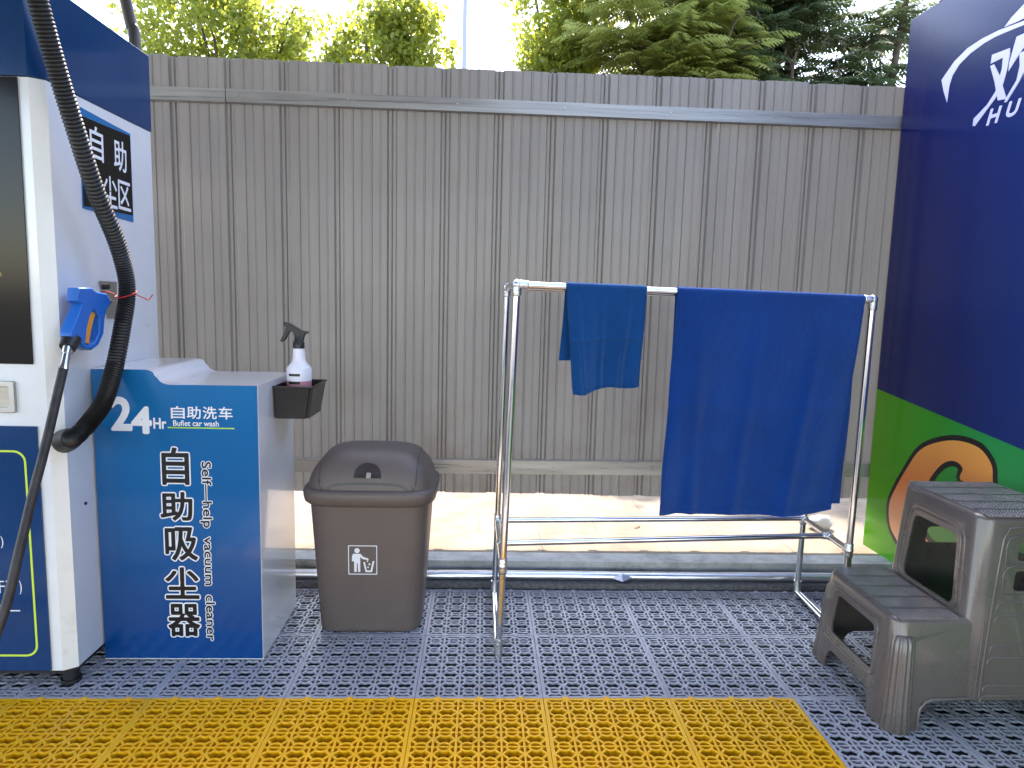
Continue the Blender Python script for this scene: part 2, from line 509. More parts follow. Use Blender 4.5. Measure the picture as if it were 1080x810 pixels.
# perforated click tiles
T = 0.4
X0 = -0.9886
def tile_mesh(thick):
    w_ = 0.008; n = 6; c = (T - 2 * w_) / n
    hb = 0.052                      # half bar, in cells
    holes = []
    r0, r1 = 0.24, 0.33
    def arc(r, a0, a1, k):
        return [(0.5 + r * math.cos(R(a0 + (a1 - a0) * i / k)), 0.5 + r * math.sin(R(a0 + (a1 - a0) * i / k))) for i in range(k + 1)]
    def cell():
        hs = []
        a = math.degrees(math.asin(0.036 / r0))
        hs.append(arc(r0, a, 180 - a, 6)); hs.append(arc(r0, 180 + a, 360 - a, 6))
        d = hb * 0.8
        # top / bottom regions between diagonals
        for sx_ in (0, 1):
            for sy_ in (0, 1):
                p = [(1 - hb, 1 - hb - d * 1.2)] + arc(r1, 45 - 9, 8, 3) + [(1 - hb, 0.5 + 0.036)]
                p = [((1 - x) if sx_ else x, (1 - y) if sy_ else y) for x, y in p]
                hs.append(p)
        return hs
    ol = [[(0.0007, 0.0007), (T - 0.0007, 0.0007), (T - 0.0007, T - 0.0007), (0.0007, T - 0.0007)]]
    cs = cell()
    for i in range(n):
        for j in range(n):
            dd = hb * 2.0
            up_ = arc(r1, 135 - 9, 45 + 9, 4)                       # arc over this cell's ring
            dn_ = [(x, 2 - y) for x, y in reversed(up_)]            # arc under the ring of the next cell
            if j < n - 1:
                extra = [[(dd, 1.0)] + up_ + [(1 - dd, 1.0)] + dn_]
            else:
                extra = [[(dd, 1 - 0.03)] + up_ + [(1 - dd, 1 - 0.03)]]
            if j == 0:
                extra.append([(x, 1 - y) for x, y in [(dd, 1 - 0.03)] + up_ + [(1 - dd, 1 - 0.03)]])
            for h in cs + extra:
                ol.append([(w_ + (i + x) * c, w_ + (j + y) * c) for x, y in h])
    me = plate_mesh(ol, thick)
    me.transform(Matrix.Translation((0, 0, -thick / 2)))
    # interlocking tabs along the far edge + legs below
    bm = bmesh.new(); bm.from_mesh(me)
    for k in (0.07, 0.2, 0.33):
        box(bm, k - 0.007, k + 0.007, T - 0.004, T + 0.006, -0.008, 0.0012)
    for i in range(7):
        for j in range(7):
            x, y = w_ + i * c, w_ + j * c
            box(bm, x - 0.003, x + 0.003, y - 0.003, y + 0.003, -0.0195, -0.0035)
    me2 = bpy.data.meshes.new('floor_tile'); bm.to_mesh(me2); bm.free()
    return me2
tm = tile_mesh(0.006)
tmY = tile_mesh(0.0165)
tm.materials.append(M['grey_tile']); tmY.materials.append(M['yellow_tile'])
gf = thing('floor', 'grey perforated click tile floor', None, (0, 0, 0), kind='structure')
yf = thing('floor', 'yellow perforated click tile floor in the foreground', None, (0, 0, 0), kind='structure')
for row in range(-4, 2):
    for col in range(-3, 8):
        x, y = X0 + col * T, 2.0 + row * T
        yel = row < 0 and col < 5 and row > -3
        o = bpy.data.objects.new('floor_tile', tmY if yel else tm)
        COL.objects.link(o)
        o.parent = yf if yel else gf
        o.location = (x, y, rng.uniform(-0.0008, 0.0008))

# ------------------------------------------------------------------ FENCE
FY = 3.25
def fence():
    t = thing('metal_fence', 'long grey corrugated sheet steel fence with two horizontal rails', 'fence', (0.2, FY, 0.078))
    per = 0.2415
    # profile over one period (x, depth towards the viewer is negative y)
    prof = [(0.0, 0.0), (0.007, 0.014), (0.018, 0.014), (0.022, 0.004), (0.026, 0.014), (0.038, 0.014), (0.046, 0.0),
            (0.080, 0.0), (0.083, -0.006), (0.088, -0.006), (0.091, 0.0),
            (0.122, 0.0), (0.125, 0.003), (0.129, 0.003), (0.132, 0.0),
            (0.165, 0.0), (0.168, -0.006), (0.173, -0.006), (0.176, 0.0), (0.206, 0.0), (0.209, 0.0025), (0.213, 0.0025), (0.216, 0.0)]
    x = -3.35
    k = 0
    while x < 4.2:
        bm = bmesh.new()
        n = 4
        zt = 2.262 + rng.uniform(-0.006, 0.006) + (0.012 if x < -1.3 else 0)
        zb = 0.292 + rng.uniform(-0.004, 0.004)
        pts = []
        for i in range(n):
            for a, d in prof: pts.append((x + i * per + a, FY + d))
        pts.append((x + n * per + 0.003, FY - 0.0003))
        off = 0.0015 if k % 2 else 0.0
        zs = [zb + (zt - zb) * j / 8 for j in range(9)]
        rows = []
        for z in zs:
            rows.append([bm.verts.new((px_, py_ - off + 0.0022 * noise.noise(Vector((px_ * 1.6, z * 1.1, 3))), z)) for px_, py_ in pts])
        for j in range(8):
            for i in range(len(pts) - 1):
                bm.faces.new((rows[j][i], rows[j][i + 1], rows[j + 1][i + 1], rows[j + 1][i]))
        bmesh.ops.solidify(bm, geom=bm.faces[:], thickness=-0.0012)
        bm_part('corrugated_sheet', bm, M['fence'], t)
        x += n * per; k += 1
    def rail(x0, x1, z0, z1, dz, m='rail'):
        bm = bmesh.new()
        y1, y0 = FY - 0.0045, FY - 0.044
        box(bm, x0, x1, y0, y1, z0, z1)
        for v in bm.verts: v.co.z += dz * (v.co.x)
        return bm_part('rail', bm, M[m], t, bevel=0.004)
    rail(-3.3, -1.158, 2.066, 2.122, -0.003, 'top_rail')
    up_r = rail(-1.154, 4.2, 2.068, 2.124, -0.003, 'top_rail')
    lo_r = rail(-3.3, 4.2, 0.402, 0.468, 0.006)
    sx_ = -1.10
    while sx_ < 2.0:
        for zz, rl_ in ((2.098 - 0.003 * sx_, up_r), (0.435 + 0.006 * sx_, lo_r)):
            bm = bmesh.new(); tube(bm, [(sx_, FY - 0.0445, zz), (sx_, FY - 0.0475, zz)], [0.0045, 0.0035], 8)
            bm_part('screw', bm, M['steel'], rl_, smooth=40)
        sx_ += 0.483
    for px_ in (-1.62, 2.12, -3.2, 4.1):
        box_part('post', (px_ - 0.03, px_ + 0.03, FY + 0.020, FY + 0.08, 0.08, 2.2), M['rail'], t, bevel=0.004)
fence()

# ------------------------------------------------------------------ foil covered pipe at the foot of the kerb
t = thing('drain_pipe', 'shiny foil wrapped pipe lying along the foot of the kerb', 'pipe', (0.2, 2.87, 0))
pts = [(x, 2.868 + 0.0012 * math.sin(x * 3), 0.037 + 0.0010 * math.sin(x * 5 + 1)) for x in np.linspace(-2.4, 2.3, 60)]
tube_part('foil_wrap', pts, 0.0215, M['foil'], t, n=20)
box_part('foam_strip', (-2.4, 2.3, 2.8225, 2.905, -0.019, 0.0205), M['foam'], t, bevel=0.006)
bm = bmesh.new()                                   # pinched fold of foil
c_ = Vector((0.628, 2.838, 0.033))
vv = [bm.verts.new(c_ + Vector(d)) for d in ((-0.045, 0.01, 0.004), (0.002, 0.012, 0.024), (0.05, 0.01, 0.006), (0.004, -0.004, -0.026), (0.0, -0.020, 0.0), (0, 0.016, 0))]
for f in ((0, 4, 1), (1, 4, 2), (2, 4, 3), (3, 4, 0), (0, 1, 5), (1, 2, 5), (2, 3, 5), (3, 0, 5)): bm.faces.new([vv[i] for i in f])
bm_part('foil_fold', bm, M['foil'], t)

# ------------------------------------------------------------------ RIGHT HOARDING
SWOOSH = [(2.928, 2.193), (2.907, 2.209), (2.857, 2.245), (2.785, 2.271), (2.705, 2.279), (2.62, 2.278), (2.494, 2.265), (2.434, 2.255), (2.432, 2.239), (2.492, 2.25), (2.569, 2.256), (2.634, 2.26), (2.693, 2.257), (2.762, 2.245), (2.824, 2.222), (2.859, 2.191), (2.873, 2.157), (2.878, 2.09), (2.906, 2.141)]
ROOF = [(2.592, 2.279), (2.56, 2.301), (2.503, 2.326), (2.448, 2.346), (2.435, 2.264), (2.495, 2.274), (2.525, 2.274)]
YOU1 = [(2.641, 2.198), (2.551, 2.192), (2.548, 2.169), (2.555, 2.115), (2.566, 2.072), (2.599, 2.029), (2.695, 1.952), (2.707, 1.956), (2.706, 1.982), (2.639, 2.017), (2.602, 2.054), (2.581, 2.129), (2.582, 2.169), (2.643, 2.167)]
YOU2 = [(2.644, 2.159), (2.625, 2.159), (2.59, 2.109), (2.545, 2.02), (2.547, 2.012), (2.585, 2.018), (2.612, 2.092)]
QIAN1 = [(2.524, 2.221), (2.492, 2.22), (2.43, 2.227), (2.427, 2.21), (2.493, 2.162), (2.546, 2.109), (2.547, 2.138)]
QIAN2 = [(2.501, 2.157), (2.462, 2.157), (2.434, 2.158), (2.422, 2.078), (2.443, 2.03), (2.461, 2.047), (2.47, 2.083), (2.488, 2.055), (2.538, 2.0), (2.55, 2.001), (2.544, 2.014), (2.501, 2.064), (2.493, 2.112)]
CL = [(2.914, 0.19), (2.982, 0.245), (3.003, 0.337), (2.97, 0.42), (2.901, 0.534), (2.826, 0.633), (2.717, 0.692), (2.597, 0.724), (2.482, 0.72), (2.415, 0.677), (2.399, 0.632), (2.408, 0.585), (2.559, 0.574), (2.556, 0.621), (2.599, 0.639), (2.658, 0.622), (2.714, 0.57), (2.76, 0.491), (2.78, 0.394), (2.768, 0.318), (2.717, 0.268), (2.633, 0.26), (2.544, 0.288), (2.452, 0.344), (2.378, 0.391), (2.356, 0.33), (2.436, 0.242), (2.571, 0.164), (2.728, 0.121), (2.839, 0.14)]
BX = 1.9
t = thing('printed_hoarding', 'tall glossy blue and green printed hoarding with pale logo and orange letter', 'hoarding', (BX, 1.6, 0))
ol = [(0.0, 0.004), (3.12, 0.004), (3.19, 0.07), (3.19, 2.53), (0.0, 2.53)]
board = plate('board', [ol], 0.03, SIDE(BX + 0.015), M['board'], t, bevel=0.001)
def smooth_outline(pts, k=5):
    P = [Vector((a, b)) for a, b in pts]; n = len(P); out = []
    for i in range(n):
        a, b, c, d = P[i - 1], P[i], P[(i + 1) % n], P[(i + 2) % n]
        for j in range(k):
            q = j / k
            v = 0.5 * ((2 * b) + (c - a) * q + (2 * a - 5 * b + 4 * c - d) * q * q + (3 * b - a - 3 * c + d) * q ** 3)
            out.append((v.x, v.y))
    return out
for kk, (nm, pl) in enumerate((('logo_stroke', SWOOSH), ('logo_stroke', ROOF), ('logo_stroke', YOU1), ('logo_stroke', YOU2), ('logo_stroke', QIAN1), ('logo_stroke', QIAN2))):
    plate(nm, [pl], 0.0012 + 0.0002 * kk, SIDE(BX - 0.0012), M['logo'], board)
HUF = frame((BX - 0.0014, 2.63, 1.940), (0, -1, -0.02), (0, 0.0, 1))
text('lettering', 'H', M['logo'], board, HUF, 0.0, 0.068, 0.0, 0.053, shear=0.25, offset=0.003)
text('lettering', 'U', M['logo'], board, HUF, 0.098, 0.160, 0.006, 0.056, shear=0.25, offset=0.003)
cl = smooth_outline(CL, 4)
plate('big_letter', [cl], 0.0012, SIDE(BX - 0.0024), M['letter'], board)
def offset_ol(pts, d):
    n = len(pts); out = []
    area = sum(pts[i][0] * pts[(i + 1) % n][1] - pts[(i + 1) % n][0] * pts[i][1] for i in range(n))
    s = 1 if area > 0 else -1
    for i in range(n):
        a, b = Vector(pts[i - 1]), Vector(pts[(i + 1) % n])
        tt = (b - a).normalized()
        out.append((pts[i][0] + tt.y * d * s, pts[i][1] - tt.x * d * s))
    return out
plate('letter_outline', [offset_ol(cl, 0.022)], 0.001, SIDE(BX - 0.0010), M['ink_black'], board)
box_part('top_trim', (BX - 0.004, BX + 0.06, 0.0, 3.0, 2.531, 2.60), M['cream'], t, bevel=0.004)
box_part('light_block_post', (BX + 0.045, BX + 0.085, 3.165, 3.238, -0.02, 2.52), M['rail'], t)  # added behind the board's end to block skylight on the last fence pan
for yy in (2.9, 1.6, 0.2):
    box_part('back_post', (BX + 0.031, BX + 0.07, yy - 0.02, yy + 0.02, -0.02, 2.52), M['rail'], t)

# ------------------------------------------------------------------ LEFT MACHINE
MX, MY0, MY1 = -1.252, 2.06, 2.70
t = thing('car_wash_machine', 'tall white self service machine with blue hood and black front panel', 'machine', (-1.7, 2.38, 0))
XL = -2.15
bodyol = [(MX, 2.084), (MX, MY1), (XL, MY1), (XL, MY0), (-1.283, MY0)]
me = plate_mesh([bodyol], 1.765); me.transform(Matrix.Translation((0, 0, 0.055 + 0.8825)))
link('cabinet', me, M['white'], t)
me = plate_mesh([bodyol], 0.008); me.transform(Matrix.Translation((0, 0, 0.050)))
link('base_trim', me, M['black'], t)
# corner strip
plate('corner_strip', [[(-1.2842, MY0 - 0.002), (-1.2500, 2.0835), (-1.2505, 2.0865), (-1.2860, MY0 + 0.0004)]], 1.762, frame((0, 0, 0.937), (1, 0, 0), (0, 1, 0)), M['cream'], t)
# hood
hood = [(MX + 0.003, 2.083), (MX + 0.003, MY1 + 0.003), (XL, MY1 + 0.003), (XL, MY0 - 0.004), (-1.284, MY0 - 0.004)]
me = plate_mesh([hood], 0.27, 0.002); me.transform(Matrix.Translation((0, 0, 1.957)))
hd = link('hood', me, M['dark_blue'], t)
# front
fr = FRONT(MY0 - 0.004)
scr = plate('screen_panel', [[(XL + 0.02, 1.013), (-1.316, 1.013), (-1.312, 1.818), (XL + 0.02, 1.818)]], 0.004, fr, M['black_glass'], t)
text('lettering', '择', M['ink_yellow'], scr, FRONT(MY0 - 0.0066), -1.412, -1.388, 1.318, 1.34)
text('lettering', '洗车套件', M['ink_yellow'], scr, FRONT(MY0 - 0.0066), -1.475, -1.386, 1.263, 1.279)
bp_ = plate('lower_panel', [[(XL + 0.02, 0.058), (-1.317, 0.058), (-1.316, 0.828), (XL + 0.02, 0.828)]], 0.004, fr, M['dark_blue'], t)
oo = rrect(-2.05, -1.352, 0.105, 0.755, 0.035)
ii = rrect(-2.044, -1.358, 0.111, 0.749, 0.030)
plate('outline', [oo, ii], 0.001, FRONT(MY0 - 0.0064), M['ink_lime'], bp_)
for s, a, b, c, d in ((')', -1.442, -1.434, 0.452, 0.49), ('干净', -1.468, -1.405, 0.310, 0.352), (')', -1.396, -1.389, 0.306, 0.35), ('哪一', -1.478, -1.398, 0.232, 0.272)):
    text('lettering', s, M['ink_white'], bp_, FRONT(MY0 - 0.0068), a, b, c, d)
sl = plate('card_slot', [rrect(-1.52, -1.372, 0.868, 0.962, 0.006), rrect(-1.50, -1.388, 0.885, 0.945, 0.004)], 0.012, FRONT(MY0 - 0.005), M['steel'], t, bevel=0.002)
plate('slot_face', [rrect(-1.50, -1.388, 0.885, 0.945, 0.004)], 0.004, FRONT(MY0 - 0.002), M['rail'], sl)
for fx, fy in ((-1.285, 2.10), (-1.285, 2.64), (-2.1, 2.10), (-2.1, 2.64)):
    bm = bmesh.new(); tube(bm, [(fx, fy, -0.002), (fx, fy, 0.012), (fx, fy, 0.0125), (fx, fy, 0.046)], [0.03, 0.03, 0.024, 0.024], 16)
    bm_part('foot', bm, M['black'], t, smooth=40)
# side details
sidx = MX + 0.001
tilt = lambda x: frame((x, 2.392, 1.63), (0, 1, -0.02), (0, 0.02, 1))
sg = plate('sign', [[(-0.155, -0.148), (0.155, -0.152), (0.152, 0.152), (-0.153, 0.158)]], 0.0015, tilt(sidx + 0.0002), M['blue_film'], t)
plate('sign_face', [[(-0.150, -0.140), (0.150, -0.128), (0.146, 0.144), (-0.150, 0.132)]], 0.0012, tilt(sidx + 0.0018), M['black_glass'], sg)
for s, a, b, c, d in (('自', -0.105, -0.030, 0.015, 0.118), ('助', 0.035, 0.115, 0.010, 0.110), ('吸', -0.128, -0.050, -0.122, -0.022), ('尘', -0.038, 0.045, -0.122, -0.022), ('区', 0.055, 0.135, -0.118, -0.022)):
    text('lettering', s, M['ink_white'], sg, tilt(sidx + 0.0027), a, b, c, d, offset=0.0012)
for yy, zz in ((2.165, 0.56), (2.49, 0.90), (2.60, 0.86)):
    bm = bmesh.new(); tube(bm, [(sidx - 0.001, yy, zz), (sidx + 0.004, yy, zz)], 0.005, 10); bm_part('screw', bm, M['black'], t)
# gun bracket
plate('holster_plate', [[(2.302, 1.262), (2.408, 1.262), (2.398, 1.14), (2.345, 1.14)]], 0.003, SIDE(sidx + 0.002), M['steel'], t)
tube_part('holster_pin', [(sidx, 2.325, 1.245), (sidx + 0.02, 2.325, 1.245)], 0.009, M['black'], t)
tube_part('holster_arm', [(sidx + 0.002, 2.30, 1.195), (-1.205, 2.275, 1.198), (-1.20, 2.235, 1.202)], 0.008, M['black'], t)

# ------------------------------------------------------------------ spray gun
GUN = [(2.073, 1.239), (2.139, 1.24), (2.163, 1.229), (2.22, 1.223), (2.239, 1.208), (2.244, 1.19), (2.216, 1.172), (2.202, 1.143), (2.193, 1.099), (2.16, 1.065), (2.122, 1.052), (2.086, 1.062), (2.07, 1.075), (2.024, 1.101), (2.026, 1.115), (2.067, 1.167), (2.086, 1.191), (2.064, 1.201)]
TRIG = [(2.173, 1.165), (2.144, 1.168), (2.124, 1.149), (2.107, 1.118), (2.097, 1.076), (2.123, 1.070), (2.142, 1.116), (2.155, 1.141)]
t = thing('pressure_washer_gun', 'blue washer gun with orange trigger hung on the side of the white machine', 'spray gun', (-1.2, 2.13, 1.06))
HOLE = [(2.176, 1.150), (2.168, 1.105), (2.142, 1.076), (2.110, 1.068), (2.092, 1.074), (2.104, 1.120), (2.122, 1.155), (2.146, 1.174)]
plate('gun_body', [GUN, HOLE], 0.036, SIDE(-1.2), M['gun_blue'], t, bevel=0.005, smooth=60)
plate('trigger', [TRIG], 0.020, SIDE(-1.2), M['orange'], t, bevel=0.004, smooth=60)
tube_part('collar', [(-1.2, 2.055, 1.093), (-1.2, 2.030, 1.066)], [0.026, 0.022], M['black'], t)
tube_part('coupling', [(-1.2, 2.036, 1.074), (-1.2, 2.026, 1.050), (-1.2, 2.0255, 1.0495), (-1.2, 2.012, 1.020), (-1.2, 2.004, 1.005)], [0.014, 0.014, 0.011, 0.011, 0.014], M['chrome'], t)
hp = spline([(-1.2, 2.006, 1.008), (-1.2, 1.975, 0.945), (-1.198, 1.90, 0.80), (-1.20, 1.842, 0.688), (-1.20, 1.77, 0.545), (-1.205, 1.70, 0.40), (-1.25, 1.60, 0.20), (-1.36, 1.50, 0.05), (-1.55, 1.45, 0.014), (-2.0, 1.42, 0.014)], 8)
tube_part('pressure_hose', hp, 0.0125, M['worn_rubber'], t, n=12)

# ------------------------------------------------------------------ vacuum hose
t = thing('vacuum_hose', 'thick black corrugated suction hose hanging beside the white machine', 'hose', (-1.2, 2.0, 0.8))
P = [(-1.246, 1.99, 0.800), (-1.19, 1.965, 0.808), (-1.165, 1.985, 0.822), (-1.155, 2.045, 0.848), (-1.15, 2.115, 0.898), (-1.15, 2.18, 0.99), (-1.15, 2.245, 1.13), (-1.15, 2.28, 1.25), (-1.155, 2.245, 1.375), (-1.16, 2.145, 1.525), (-1.16, 2.055, 1.685), (-1.165, 1.99, 1.83), (-1.17, 1.935, 1.974), (-1.18, 1.89, 2.14), (-1.20, 1.87, 2.35), (-1.24, 1.92, 2.58), (-1.29, 2.08, 2.76), (-1.33, 2.30, 2.82)]
P[0] = (-1.2515, 2.075, 0.782); P[1] = (-1.20, 2.035, 0.800); P[2] = (-1.172, 2.03, 0.822); P[3] = (-1.158, 2.062, 0.853)
sp2 = spline(P, 46)
rad = []
for i in range(len(sp2)):
    k = (i % 3)
    rad.append(0.0265 if k == 0 else (0.0255 if k == 1 else 0.0225))
bm = bmesh.new(); tube(bm, sp2, rad, 18)
bm_part('hose_tube', bm, M['rubber'], t, smooth=70)
tube_part('hose_cuff', [(-1.2515, 2.078, 0.780), (-1.235, 2.064, 0.786), (-1.205, 2.038, 0.798)], [0.036, 0.035, 0.030], M['rubber'], t, n=24)
# red cord
t = thing('red_cord', 'thin red cord tied round the black suction hose', 'cord', (-1.15, 2.27, 1.22))
cp_ = []
for i in range(25):
    a = 2 * math.pi * i / 24
    cp_.append((-1.15 + 0.031 * math.cos(a), 2.272 + 0.031 * math.sin(a), 1.222 + 0.012 * math.sin(a + 0.5)))
tube_part('loop', cp_, 0.002, M['red'], t, n=6)
tube_part('tail', spline([(-1.122, 2.28, 1.222), (-1.11, 2.31, 1.210), (-1.105, 2.325, 1.205), (-1.10, 2.345, 1.222)], 6), 0.002, M['red'], t, n=6)
tube_part('tail', spline([(-1.18, 2.262, 1.222), (-1.20, 2.245, 1.23), (-1.215, 2.24, 1.22)], 6), 0.002, M['red'], t, n=6)

# boom pole behind the machine
t = thing('hose_boom', 'dark curved steel pole rising behind the white machine', 'pole', (-1.335, 2.79, 0))
tube_part('pole', spline([(-1.335, 2.79, -0.024), (-1.335, 2.79, 1.2), (-1.337, 2.79, 2.10), (-1.352, 2.79, 2.24), (-1.38, 2.77, 2.42), (-1.40, 2.70, 2.62), (-1.385, 2.52, 2.79), (-1.34, 2.31, 2.85)], 10), 0.0215, mat('brown_black_paint', (0.035, 0.025, 0.022), 0.4), t)
box_part('foot_plate', (-1.40, -1.27, 2.725, 2.855, -0.0245, -0.015), M['black'], t)

# ------------------------------------------------------------------ VACUUM CABINET
VX0, VX1, VY0, VY1 = -1.245, -0.722, 2.22, 2.63
t = thing('vacuum_cabinet', 'low white vacuum cabinet with blue lettered front', 'cabinet', (-0.98, 2.42, 0))
def curve_top(x0, x1, zb):
    up = [(x0, 0.984), (-1.090, 0.985)]
    for i in range(7):
        q = i / 6; up.append((-1.078 + 0.030 * math.sin(q * math.pi / 2), 0.985 - 0.018 * (1 - math.cos(q * math.pi / 2))))
    for i in range(1, 7):
        q = i / 6; up.append((-1.044 + 0.004 + 0.040 * (1 - math.cos(q * math.pi / 2)), 0.966 - 0.028 * math.sin(q * math.pi / 2)))
    up.append((x1, 0.940))
    return [(x0, zb)] + up + [(x1, zb)]
plate('cabinet_body', [curve_top(VX0, VX1, 0.003)], VY1 - VY0 - 0.004, FRONT((VY0 + VY1) / 2 + 0.002), M['white'], t, bevel=0.0)
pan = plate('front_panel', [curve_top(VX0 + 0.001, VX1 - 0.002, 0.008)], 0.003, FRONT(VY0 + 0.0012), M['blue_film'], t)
yT = VY0 - 0.0010
def lett(s, a, b, c, d, m='ink_white', off=0.0, dy=0.0, **k):
    return text('lettering', s, M[m], pan, FRONT(yT - dy), a, b, c, d, offset=off, **k)
lett('2', -1.184, -1.126, 0.790, 0.892, off=0.005)
lett('4', -1.120, -1.064, 0.781, 0.862, off=0.005)
lett('Hr', -1.054, -1.015, 0.795, 0.829, off=0.0012)
for i, ch in enumerate('自助洗车'):
    lett(ch, -0.998 + i * 0.0505, -0.955 + i * 0.0505, 0.829, 0.869, off=0.0006)
lett('Bufiet car wash', -0.992, -0.848, 0.805, 0.823, off=0.0004)
box_part('underline', (-1.01, -0.798, yT - 0.0006, yT + 0.0006, 0.797, 0.801), M['ink_green'], pan)
for ch, (x0, x1, z0, z1) in zip('自助吸尘器', ((-1.035, -0.945, 0.607, 0.735), (-1.045, -0.938, 0.486, 0.587), (-1.034, -0.925, 0.350, 0.468), (-1.038, -0.925, 0.217, 0.330), (-1.034, -0.925, 0.085, 0.203))):
    lett(ch, x0 + .004, x1 - .004, z0 + .004, z1 - .004, off=0.0070)
    lett(ch, x0 + .004, x1 - .004, z0 + .004, z1 - .004, 'ink_black', off=0.0026, dy=0.0008)
RT = lambda dy: frame((-0.917, yT - dy, 0.687), (0, 0, -1), (1, 0, 0))
text('lettering', 'Self—help  vacuum  cleaner', M['ink_white'], pan, RT(0), 0, 0.615, 0.002, 0.040, offset=0.0036)
text('lettering', 'Self—help  vacuum  cleaner', M['ink_black'], pan, RT(0.0008), 0, 0.615, 0.002, 0.040, offset=0.0008)

# ------------------------------------------------------------------ basket on the cabinet side, spray bottle in it
t = thing('plastic_basket', 'small open black plastic basket fixed to the side of the vacuum cabinet', 'basket', (-0.66, 2.46, 0.805))
bx0, bx1, by0, by1, bz0, bz1 = VX1 + 0.0015, -0.600, 2.375, 2.565, 0.806, 0.918
bm = bmesh.new()
box(bm, bx0, bx1, by0, by1, bz0, bz1)
for v in bm.verts:
    if v.co.z > bz0 + 0.05:
        if v.co.x > bx0 + 0.01: v.co.x += 0.018
        v.co.y += -0.012 if v.co.y < by0 + 0.01 else 0.012
top = [f for f in bm.faces if f.normal.z > 0.9 or all(v.co.z > bz0 + 0.05 for v in f.verts)]
bmesh.ops.delete(bm, geom=top[:1], context='FACES')
es = [e for e in bm.edges if len(e.link_faces) == 2 and abs(e.verts[0].co.z - e.verts[1].co.z) > 0.05]
bmesh.ops.bevel(bm, geom=es, offset=0.012, segments=4, affect='EDGES')
bmesh.ops.recalc_face_normals(bm, faces=bm.faces)
bmesh.ops.solidify(bm, geom=bm.faces[:], thickness=0.0025)
bm_part('basket_shell', bm, M['basket'], t, smooth=40)
bm = bmesh.new()
rim = [(bx0 + 0.002, by0 - 0.012, bz1), (bx1 + 0.016, by0 - 0.012, bz1), (bx1 + 0.018, by0 - 0.010, bz1), (bx1 + 0.018, by1 + 0.010, bz1), (bx1 + 0.016, by1 + 0.012, bz1), (bx0 + 0.002, by1 + 0.012, bz1)]
tube(bm, rim, 0.0035, 8); bm_part('rim', bm, M['basket'], t, smooth=50)

BC = Vector((-0.655, 2.47))
def lathe(bm, prof, cx, cy_, n=32, sx=1, sy_=1):
    rings = [[bm.verts.new((cx + r * sx * math.cos(2 * math.pi * k / n), cy_ + r * sy_ * math.sin(2 * math.pi * k / n), z)) for k in range(n)] for r, z in prof]
    for i in range(len(rings) - 1):
        for k in range(n):
            bm.faces.new((rings[i][k], rings[i][(k + 1) % n], rings[i + 1][(k + 1) % n], rings[i + 1][k]))
    bm.faces.new(rings[0][::-1]); bm.faces.new(rings[-1])
t = thing('spray_bottle', 'white trigger spray bottle part filled with pink liquid standing in the black basket', 'spray bottle', (BC.x, BC.y, 0.812))
bm = bmesh.new()
z0 = 0.812
lathe(bm, [(0.040, z0), (0.0435, z0 + 0.006), (0.0435, z0 + 0.118)], BC.x, BC.y)
bm_part('liquid_section', bm, M['pink'], t, smooth=50)
bm = bmesh.new()
lathe(bm, [(0.0435, z0 + 0.118), (0.0435, z0 + 0.160), (0.040, z0 + 0.168), (0.026, z0 + 0.182), (0.0225, z0 + 0.195), (0.0205, z0 + 0.225), (0.0195, z0 + 0.232)], BC.x, BC.y)
bm_part('bottle_body', bm, M['bottle'], t, smooth=50)
bm = bmesh.new()
lathe(bm, [(0.020, z0 + 0.2325), (0.020, z0 + 0.252), (0.016, z0 + 0.258), (0.013, z0 + 0.278)], BC.x, BC.y)
bm_part('collar', bm, M['black'], t, smooth=40)
hx, hz = BC.x, z0 + 0.27
HEAD = [(hx + 0.016, hz - 0.012), (hx + 0.022, hz + 0.012), (hx + 0.036, hz + 0.018), (hx + 0.034, hz + 0.023), (hx + 0.012, hz + 0.026), (hx - 0.030, hz + 0.052), (hx - 0.048, hz + 0.056), (hx - 0.052, hz + 0.046), (hx - 0.042, hz + 0.038), (hx - 0.046, hz + 0.022), (hx - 0.064, hz - 0.012), (hx - 0.058, hz - 0.016), (hx - 0.046, hz - 0.008), (hx - 0.030, hz + 0.020), (hx - 0.018, hz + 0.022), (hx - 0.010, hz - 0.012)]
plate('trigger_head', [HEAD], 0.020, FRONT(BC.y), M['black'], t, bevel=0.003, smooth=60)
for k, zz in enumerate((z0 + 0.136, z0 + 0.108, z0 + 0.068)):
    bm = bmesh.new()
    n = 8; aa = [R(232 + i * (56 if k < 2 else 20) / n) for i in range(n + 1)]
    lo = [bm.verts.new((BC.x + 0.0440 * math.cos(a), BC.y + 0.0440 * math.sin(a), zz)) for a in aa]
    hi = [bm.verts.new((BC.x + 0.0440 * math.cos(a), BC.y + 0.0440 * math.sin(a), zz + 0.009)) for a in aa]
    for i in range(n): bm.faces.new((lo[i], lo[i + 1], hi[i + 1], hi[i]))
    bm_part('printed_mark', bm, M['ink_black'], t)

# ------------------------------------------------------------------ BIN
t = thing('swing_lid_bin', 'brown plastic swing lid rubbish bin with a white litter symbol', 'bin', (-0.395, 2.54, 0))
BCX, BCY = -0.399, 2.555
def sring(bm, cx_, cy_, a, b, z, n=64, e=5.0):
    out = []
    for k in range(n):
        th = 2 * math.pi * k / n
        c, s = math.cos(th), math.sin(th)
        out.append(bm.verts.new((cx_ + a * math.copysign(abs(c) ** (2 / e), c), cy_ + b * math.copysign(abs(s) ** (2 / e), s), z)))
    return out
def loft(bm, rings, cap0=True, cap1=True):
    n = len(rings[0])
    for i in range(len(rings) - 1):
        for k in range(n):
            bm.faces.new((rings[i][k], rings[i][(k + 1) % n], rings[i + 1][(k + 1) % n], rings[i + 1][k]))
    if cap0: bm.faces.new(rings[0][::-1])
    if cap1: bm.faces.new(rings[-1])
bm = bmesh.new()
